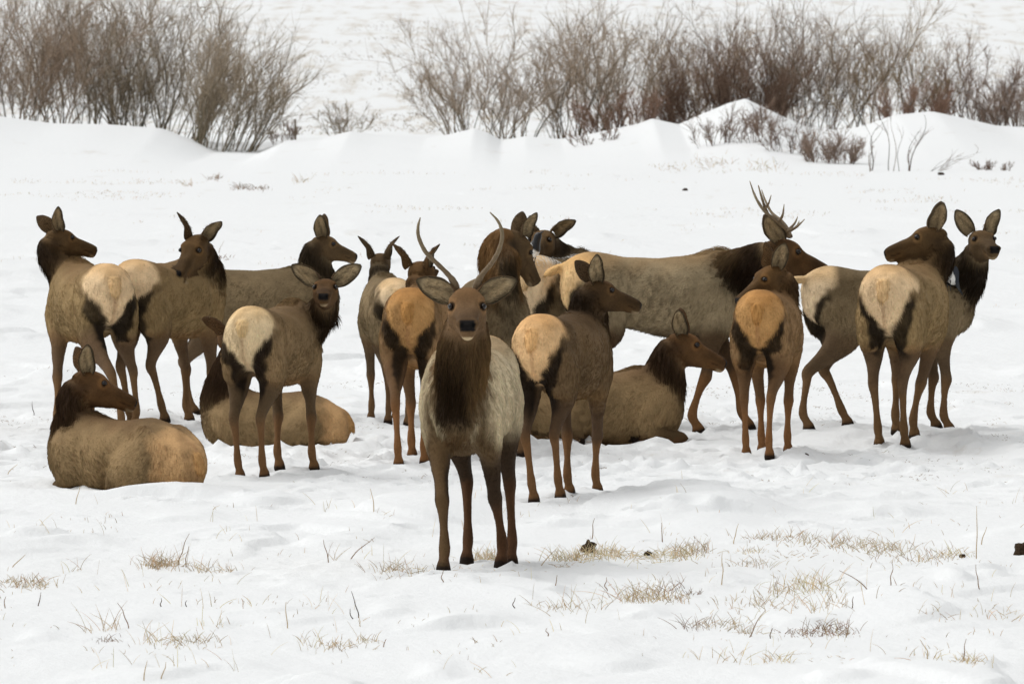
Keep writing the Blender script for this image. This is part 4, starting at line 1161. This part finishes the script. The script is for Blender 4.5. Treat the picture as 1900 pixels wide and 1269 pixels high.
FS = [
 ('leafless twiggy shrub on the left slope of the pointed mound', 1335, 268, 0.75, 0.70, 26, dict(spread=0.55)),
 ('leafless shrub below the tip of the pointed mound', 1402, 266, 0.55, 0.85, 20, dict(spread=0.45)),
 ('forked leafless shrub on the right slope of the pointed mound', 1462, 284, 0.65, 0.85, 24, dict(spread=0.5)),
 ('low dense reddish shrub in the snow right of the pointed mound', 1542, 303, 0.95, 0.58, 70, dict(spread=0.5, col=RED, tcol=RTW, dark=RDK)),
 ('sparse group of bare sapling stems before the right mound', 1652, 318, 0.95, 1.25, 9, dict(spread=0.22, sr=0.010, twigs=2, sub=0.6)),
 ('few arching bare stems bending right in the snow', 1725, 318, 0.4, 0.62, 4, dict(spread=0.2, lean=1.1, sr=0.008, twigs=2, sub=0.5, droop=0.5)),
 ('tiny grey shrub in the snow near the right edge', 1846, 316, 0.5, 0.24, 24, dict(spread=0.6, sr=0.004)),
 ('small grey twigs poking from the snow left of the mound', 1105, 266, 0.7, 0.42, 18, dict(spread=0.6)),
 ('small bare twigs in the snow between mound and centre', 1200, 256, 0.8, 0.38, 18, dict(spread=0.6)),
]
for i, (lb, u, v, w, h, ns, kw) in enumerate(FS):
    p = G(u, v)
    kw = dict(dict(col=(108, 90, 78), tcol=(124, 104, 90), dark=(78, 64, 56), sr=0.006, tr=0.0028, sub=2.2), **kw)
    tw = kw.pop('twigs', 8)
    shrub('small_shrub', lb, p, w, w * 0.8, h, ns, tw, seed=50 + i, group='small shrubs in front of the snow bank', **kw)

# ------------------------------------------------------------------ dry grass, straw and stalks (uncountable)
gr = np.random.default_rng(21)
GP, GR, GC = [], [], []
def blades(x, y, hgt, col, rad, lean=0.5, flat=0.0, curl=0.5):
    n = len(x)
    z = ground_h(x, y)
    a = gr.uniform(0, 6.28, n)
    d = np.stack([np.cos(a), np.sin(a), np.zeros(n)], 1) * (np.abs(gr.normal(0, lean, n)) + flat)[:, None]
    d[:, 2] = 1.0 - 0.85 * (flat > 0.5) * gr.random(n)
    d = norm_rows(d)
    bend = np.stack([np.cos(a), np.sin(a), -0.5 * np.ones(n)], 1) * (curl * gr.uniform(0.1, 1.0, n))[:, None] + gr.normal(0, 0.08, (n, 3))
    L = hgt * gr.uniform(0.35, 1.15, n)
    q = np.linspace(0, 1, 5)
    P = np.stack([x, y, z - 0.008], 1)[:, None] + (d[:, None] * q[None, :, None] + bend[:, None] * (q * q)[None, :, None]) * L[:, None, None]
    P[:, :, 2] = np.maximum(P[:, :, 2], (z - 0.01)[:, None])
    GP.append(P); GR.append(rad * gr.uniform(0.6, 1.3, n)[:, None] * np.array([1, 0.95, 0.85, 0.65, 0.3])[None])
    GC.append(np.clip(lin(*col)[None] * gr.uniform(0.55, 1.25, (n, 1)) * (1 + gr.normal(0, 0.05, (n, 3))), 0, 0.9))
STRAW, TAN, BRN = (204, 184, 144), (186, 164, 130), (140, 114, 90)
def tuft(u, v, wpx, hpx, n, col=STRAW, flat=0.0, dpx=None, rad=0.0016):
    c = G(u, v); sc = FPX / c[1]
    wx = wpx / sc; dy = (dpx if dpx else max(4, wpx * 0.10)) / (sc * CAMZ / c[1])
    blades(c[0] + gr.normal(0, wx * 0.30, n), c[1] + gr.normal(0, dy * 0.5, n), hpx / sc, col, rad, 0.8, flat)
for t_ in [(300, 1052, 70, 42, 150, TAN), (375, 1060, 70, 30, 60, TAN), (425, 1062, 60, 26, 26, TAN), (55, 1088, 90, 26, 130, TAN), (20, 1080, 40, 20, 30, TAN), (195, 1170, 60, 60, 26, TAN), (200, 1190, 50, 22, 26, BRN),
           (290, 1192, 80, 55, 26, STRAW), (350, 1192, 110, 26, 90, TAN), (400, 1160, 60, 40, 16, STRAW), (630, 1200, 110, 24, 80, TAN), (690, 1190, 60, 26, 20, STRAW), (140, 1060, 30, 40, 10, TAN), (620, 1040, 20, 50, 8, TAN),
           (740, 1060, 90, 30, 90, TAN), (800, 1060, 110, 14, 200, STRAW, 1.2), (900, 1050, 130, 14, 260, STRAW, 1.2), (905, 1038, 50, 34, 110, STRAW), (985, 1055, 50, 14, 60, STRAW, 1.0), (860, 1058, 200, 10, 240, TAN, 1.4),
           (1060, 1040, 90, 34, 150, STRAW), (1040, 1048, 60, 16, 160, TAN, 1.2), (1120, 1030, 90, 34, 140, STRAW), (1190, 1034, 120, 26, 190, STRAW, 0.6), (1250, 1034, 90, 30, 110, STRAW), (1290, 1025, 70, 34, 70, TAN), (1230, 1040, 160, 12, 130, TAN, 1.2),
           (1200, 1115, 110, 50, 130, TAN), (1265, 1112, 70, 24, 50, TAN), (1240, 1100, 60, 36, 30, BRN), (1030, 1128, 60, 20, 36, TAN), (1080, 1130, 90, 50, 26, TAN), (1285, 1104, 40, 20, 30, BRN),
           (1410, 1000, 60, 22, 50, TAN), (1480, 1002, 110, 26, 100, TAN), (1560, 1012, 130, 28, 150, TAN), (1640, 1020, 110, 30, 130, TAN), (1395, 1025, 60, 14, 90, STRAW), (1400, 1050, 80, 22, 70, TAN), (1470, 1032, 80, 18, 60, TAN, 0.7), (1720, 1035, 130, 24, 140, TAN), (1770, 1032, 50, 18, 50, STRAW),
           (1500, 1092, 120, 46, 110, STRAW), (1440, 1098, 70, 26, 50, TAN), (1400, 1122, 150, 26, 90, TAN), (1460, 1128, 70, 10, 120, TAN, 1.3), (1520, 1128, 160, 44, 50, TAN), (1290, 1165, 60, 40, 30, BRN), (1340, 1162, 90, 30, 60, TAN), (1390, 1175, 50, 26, 30, TAN),
           (1490, 1176, 70, 20, 90, BRN), (1540, 1170, 80, 30, 90, BRN), (1575, 1176, 40, 16, 30, BRN), (1350, 1225, 150, 36, 36, STRAW), (1440, 1225, 60, 36, 36, STRAW), (1540, 1222, 110, 16, 36, TAN, 0.8), (1720, 1222, 50, 40, 12, STRAW), (1800, 1228, 80, 26, 60, STRAW), (1850, 1140, 120, 26, 40, STRAW), (1740, 1135, 50, 22, 24, TAN),
           (450, 350, 30, 12, 60, BRN), (480, 352, 40, 9, 50, BRN), (400, 332, 26, 12, 34, BRN), (560, 338, 24, 22, 16, TAN), (345, 345, 26, 16, 14, TAN), (1245, 312, 60, 10, 44, TAN), (1320, 305, 70, 14, 60, TAN), (1410, 312, 70, 14, 50, TAN), (405, 480, 36, 12, 40, BRN)]:
    u, v, w_, h_, n_, c_ = t_[:6]
    n_ = max(4, int(n_ * (0.85 if v > 700 else 1.0)))
    tuft(u, v, w_, h_, n_, c_, flat=(t_[6] if len(t_) > 6 else 0.0), rad=0.0015 if v > 700 else 0.0035)
# faint bands of stubble on the flat behind the herd
def scatter(n, y0, y1, thr, sx, sy, hgt, col, rad, seed, flat=0.0, xw=1.0):
    y = gr.uniform(y0, y1, n * 4); x = gr.uniform(-1, 1, n * 4) * y * 0.062 * xw
    k = perlin(x / sx, y / sy, seed) + 0.5 * perlin(x / (sx * 0.3), y / (sy * 0.3), seed + 3) > thr
    x, y = x[k][:n], y[k][:n]
    if len(x): blades(x, y, hgt, col, rad, 0.5, flat)
scatter(2600, 128, 158, 0.28, 2.5, 4.5, 0.05, TAN, 0.0026, 81)
scatter(1500, 96, 128, 0.42, 1.8, 5.0, 0.05, TAN, 0.0022, 84)
scatter(9000, 64, 80, 0.12, 0.9, 1.5, 0.035, (150, 128, 98), 0.0017, 87, 0.7)
scatter(2500, 64, 80, 0.10, 0.9, 1.5, 0.03, (96, 76, 56), 0.0017, 87, 0.7)
scatter(500, 47, 62, 0.22, 0.8, 1.4, 0.05, TAN, 0.0016, 91)
scatter(500, 47, 64, 0.30, 0.7, 1.2, 0.13, STRAW, 0.0013, 95)
scatter(5000, 186, 300, 0.12, 5.0, 9.0, 0.10, (150, 130, 104), 0.006, 97, 0.3, 1.1)
scatter(1200, 190, 330, 0.50, 2.2, 5.0, 0.20, (112, 98, 80), 0.008, 99, 0.0, 1.1)
# single weed stalks standing in the foreground
for (u, v, h_, lx, c_) in [(140, 935, 34, 8, TAN), (330, 1050, 64, 20, BRN), (345, 1052, 40, 6, BRN), (610, 1045, 46, -10, BRN), (645, 1040, 50, 50, BRN), (695, 940, 45, -8, TAN), (665, 1146, 52, -12, (70, 58, 46)), (655, 1148, 20, -6, (70, 58, 46)),
                         (72, 1124, 26, 4, (90, 74, 58)), (8, 1128, 22, 0, BRN), (240, 1165, 50, -20, BRN), (300, 1125, 16, 0, (80, 64, 50)), (345, 1125, 12, 2, (60, 48, 38)), (535, 1165, 50, -6, TAN), (265, 1255, 38, 8, TAN), (300, 1260, 34, 8, TAN),
                         (820, 1080, 24, 2, BRN), (953, 1128, 20, 2, (84, 68, 54)), (1031, 1086, 20, 3, BRN), (1124, 1096, 26, 2, BRN), (1228, 1005, 36, 1, BRN), (1097, 1000, 40, 6, BRN), (1340, 1085, 62, 1, TAN), (1360, 1010, 40, 8, TAN), (1614, 1095, 44, -56, BRN),
                         (1652, 1090, 48, 4, BRN), (1812, 1038, 100, 0, TAN), (1816, 1092, 46, -6, BRN), (1428, 1184, 20, 4, (84, 66, 50)), (1388, 1182, 56, 34, BRN), (1582, 1128, 22, 0, (100, 80, 60)), (1570, 1182, 34, 6, BRN), (1786, 1226, 42, 8, BRN), (1722, 1222, 38, -14, TAN),
                         (1018, 1180, 16, -4, BRN), (712, 1200, 16, 3, BRN), (62, 770, 26, -2, (70, 58, 46)), (12, 880, 20, 20, TAN), (380, 745, 30, -4, TAN), (405, 470, 24, 10, BRN), (1820, 1010, 34, 10, TAN), (20, 1052, 26, 30, TAN), (1000, 1055, 40, 30, TAN)]:
    c = G(u, v); sc = FPX / c[1]
    q = np.linspace(0, 1, 5)
    P = np.array([[c[0] + lx / sc * (k ** 1.4) + gr.normal(0, 0.004), c[1] + gr.normal(0, 0.004), c[2] - 0.02 + (h_ / sc + 0.02) * (k - 0.12 * abs(lx) / 50 * k * k)] for k in q])
    GP.append(P[None]); GR.append(np.array([[0.0034, 0.003, 0.0026, 0.002, 0.0012]])); GC.append(lin(*c_)[None])
go = curves_obj('dry_grass', np.concatenate(GP), np.concatenate(GR), np.concatenate(GC), M_STRAND)
tag(go, 'dry straw coloured grass and stalks poking through the snow', 'grass', kind='stuff')

# ------------------------------------------------------------------ clods and a stake
def clod(label, u, v, wpx, hpx, seed):
    c = G(u, v); sc = FPX / c[1]
    g = np.random.default_rng(seed)
    V, F = [], []
    nu, nv = 9, 14
    for i in range(nu + 1):
        ph = math.pi * i / nu
        for j in range(nv):
            th = 2 * math.pi * j / nv
            p = np.array([math.sin(ph) * math.cos(th), math.sin(ph) * math.sin(th), math.cos(ph)])
            r = 1 + 0.30 * sino((p * 1.0 + seed)[None], 1.9)[0] + 0.16 * sino((p + seed)[None], 5.0, 4)[0]
            V.append(p * r * np.array([wpx / sc * 0.46, wpx / sc * 0.40, hpx / sc * 0.55]) + np.array([0, 0, hpx / sc * 0.30]))
    for i in range(nu):
        for j in range(nv):
            F.append((i * nv + j, i * nv + (j + 1) % nv, (i + 1) * nv + (j + 1) % nv, (i + 1) * nv + j))
    o = mesh_obj('dung_clod', V, F, M_CLOD, None, None, True, tuple(c))
    tag(o, label, 'clod', 'dark clods lying on the snow')
clod('largest dark dung clod in the straw right of the spike bull', 1092, 1024, 30, 22, 1)
clod('small dark clod in the straw, right of the largest clod', 1203, 1030, 15, 9, 2)
clod('brown clod cut off by the right edge of the picture', 1896, 1030, 34, 26, 3)
clod('tiny dark clod on open snow behind the antlered bull', 1271, 354, 11, 5, 4)
clod('tiny brown clod before the right snow mound', 1747, 325, 13, 6, 5)
clod('tiny clod by the hooves of the orange rumped calf', 1495, 846, 12, 6, 6)
clod('tiny dark clod in the straw near the right foreground', 1785, 1034, 12, 7, 7)
p = B(548, 180.4)
v, fc = tube([np.array([0, 0, -0.1]), np.array([0.004, 0, 0.2]), np.array([-0.003, 0, 0.42])], [0.02, 0.019, 0.017], 8)
o = mesh_obj('wooden_stake', v, fc, M_WOOD, None, None, True, tuple(p))
tag(o, 'thin grey stake standing in snow right of the leaning willow', 'stake')
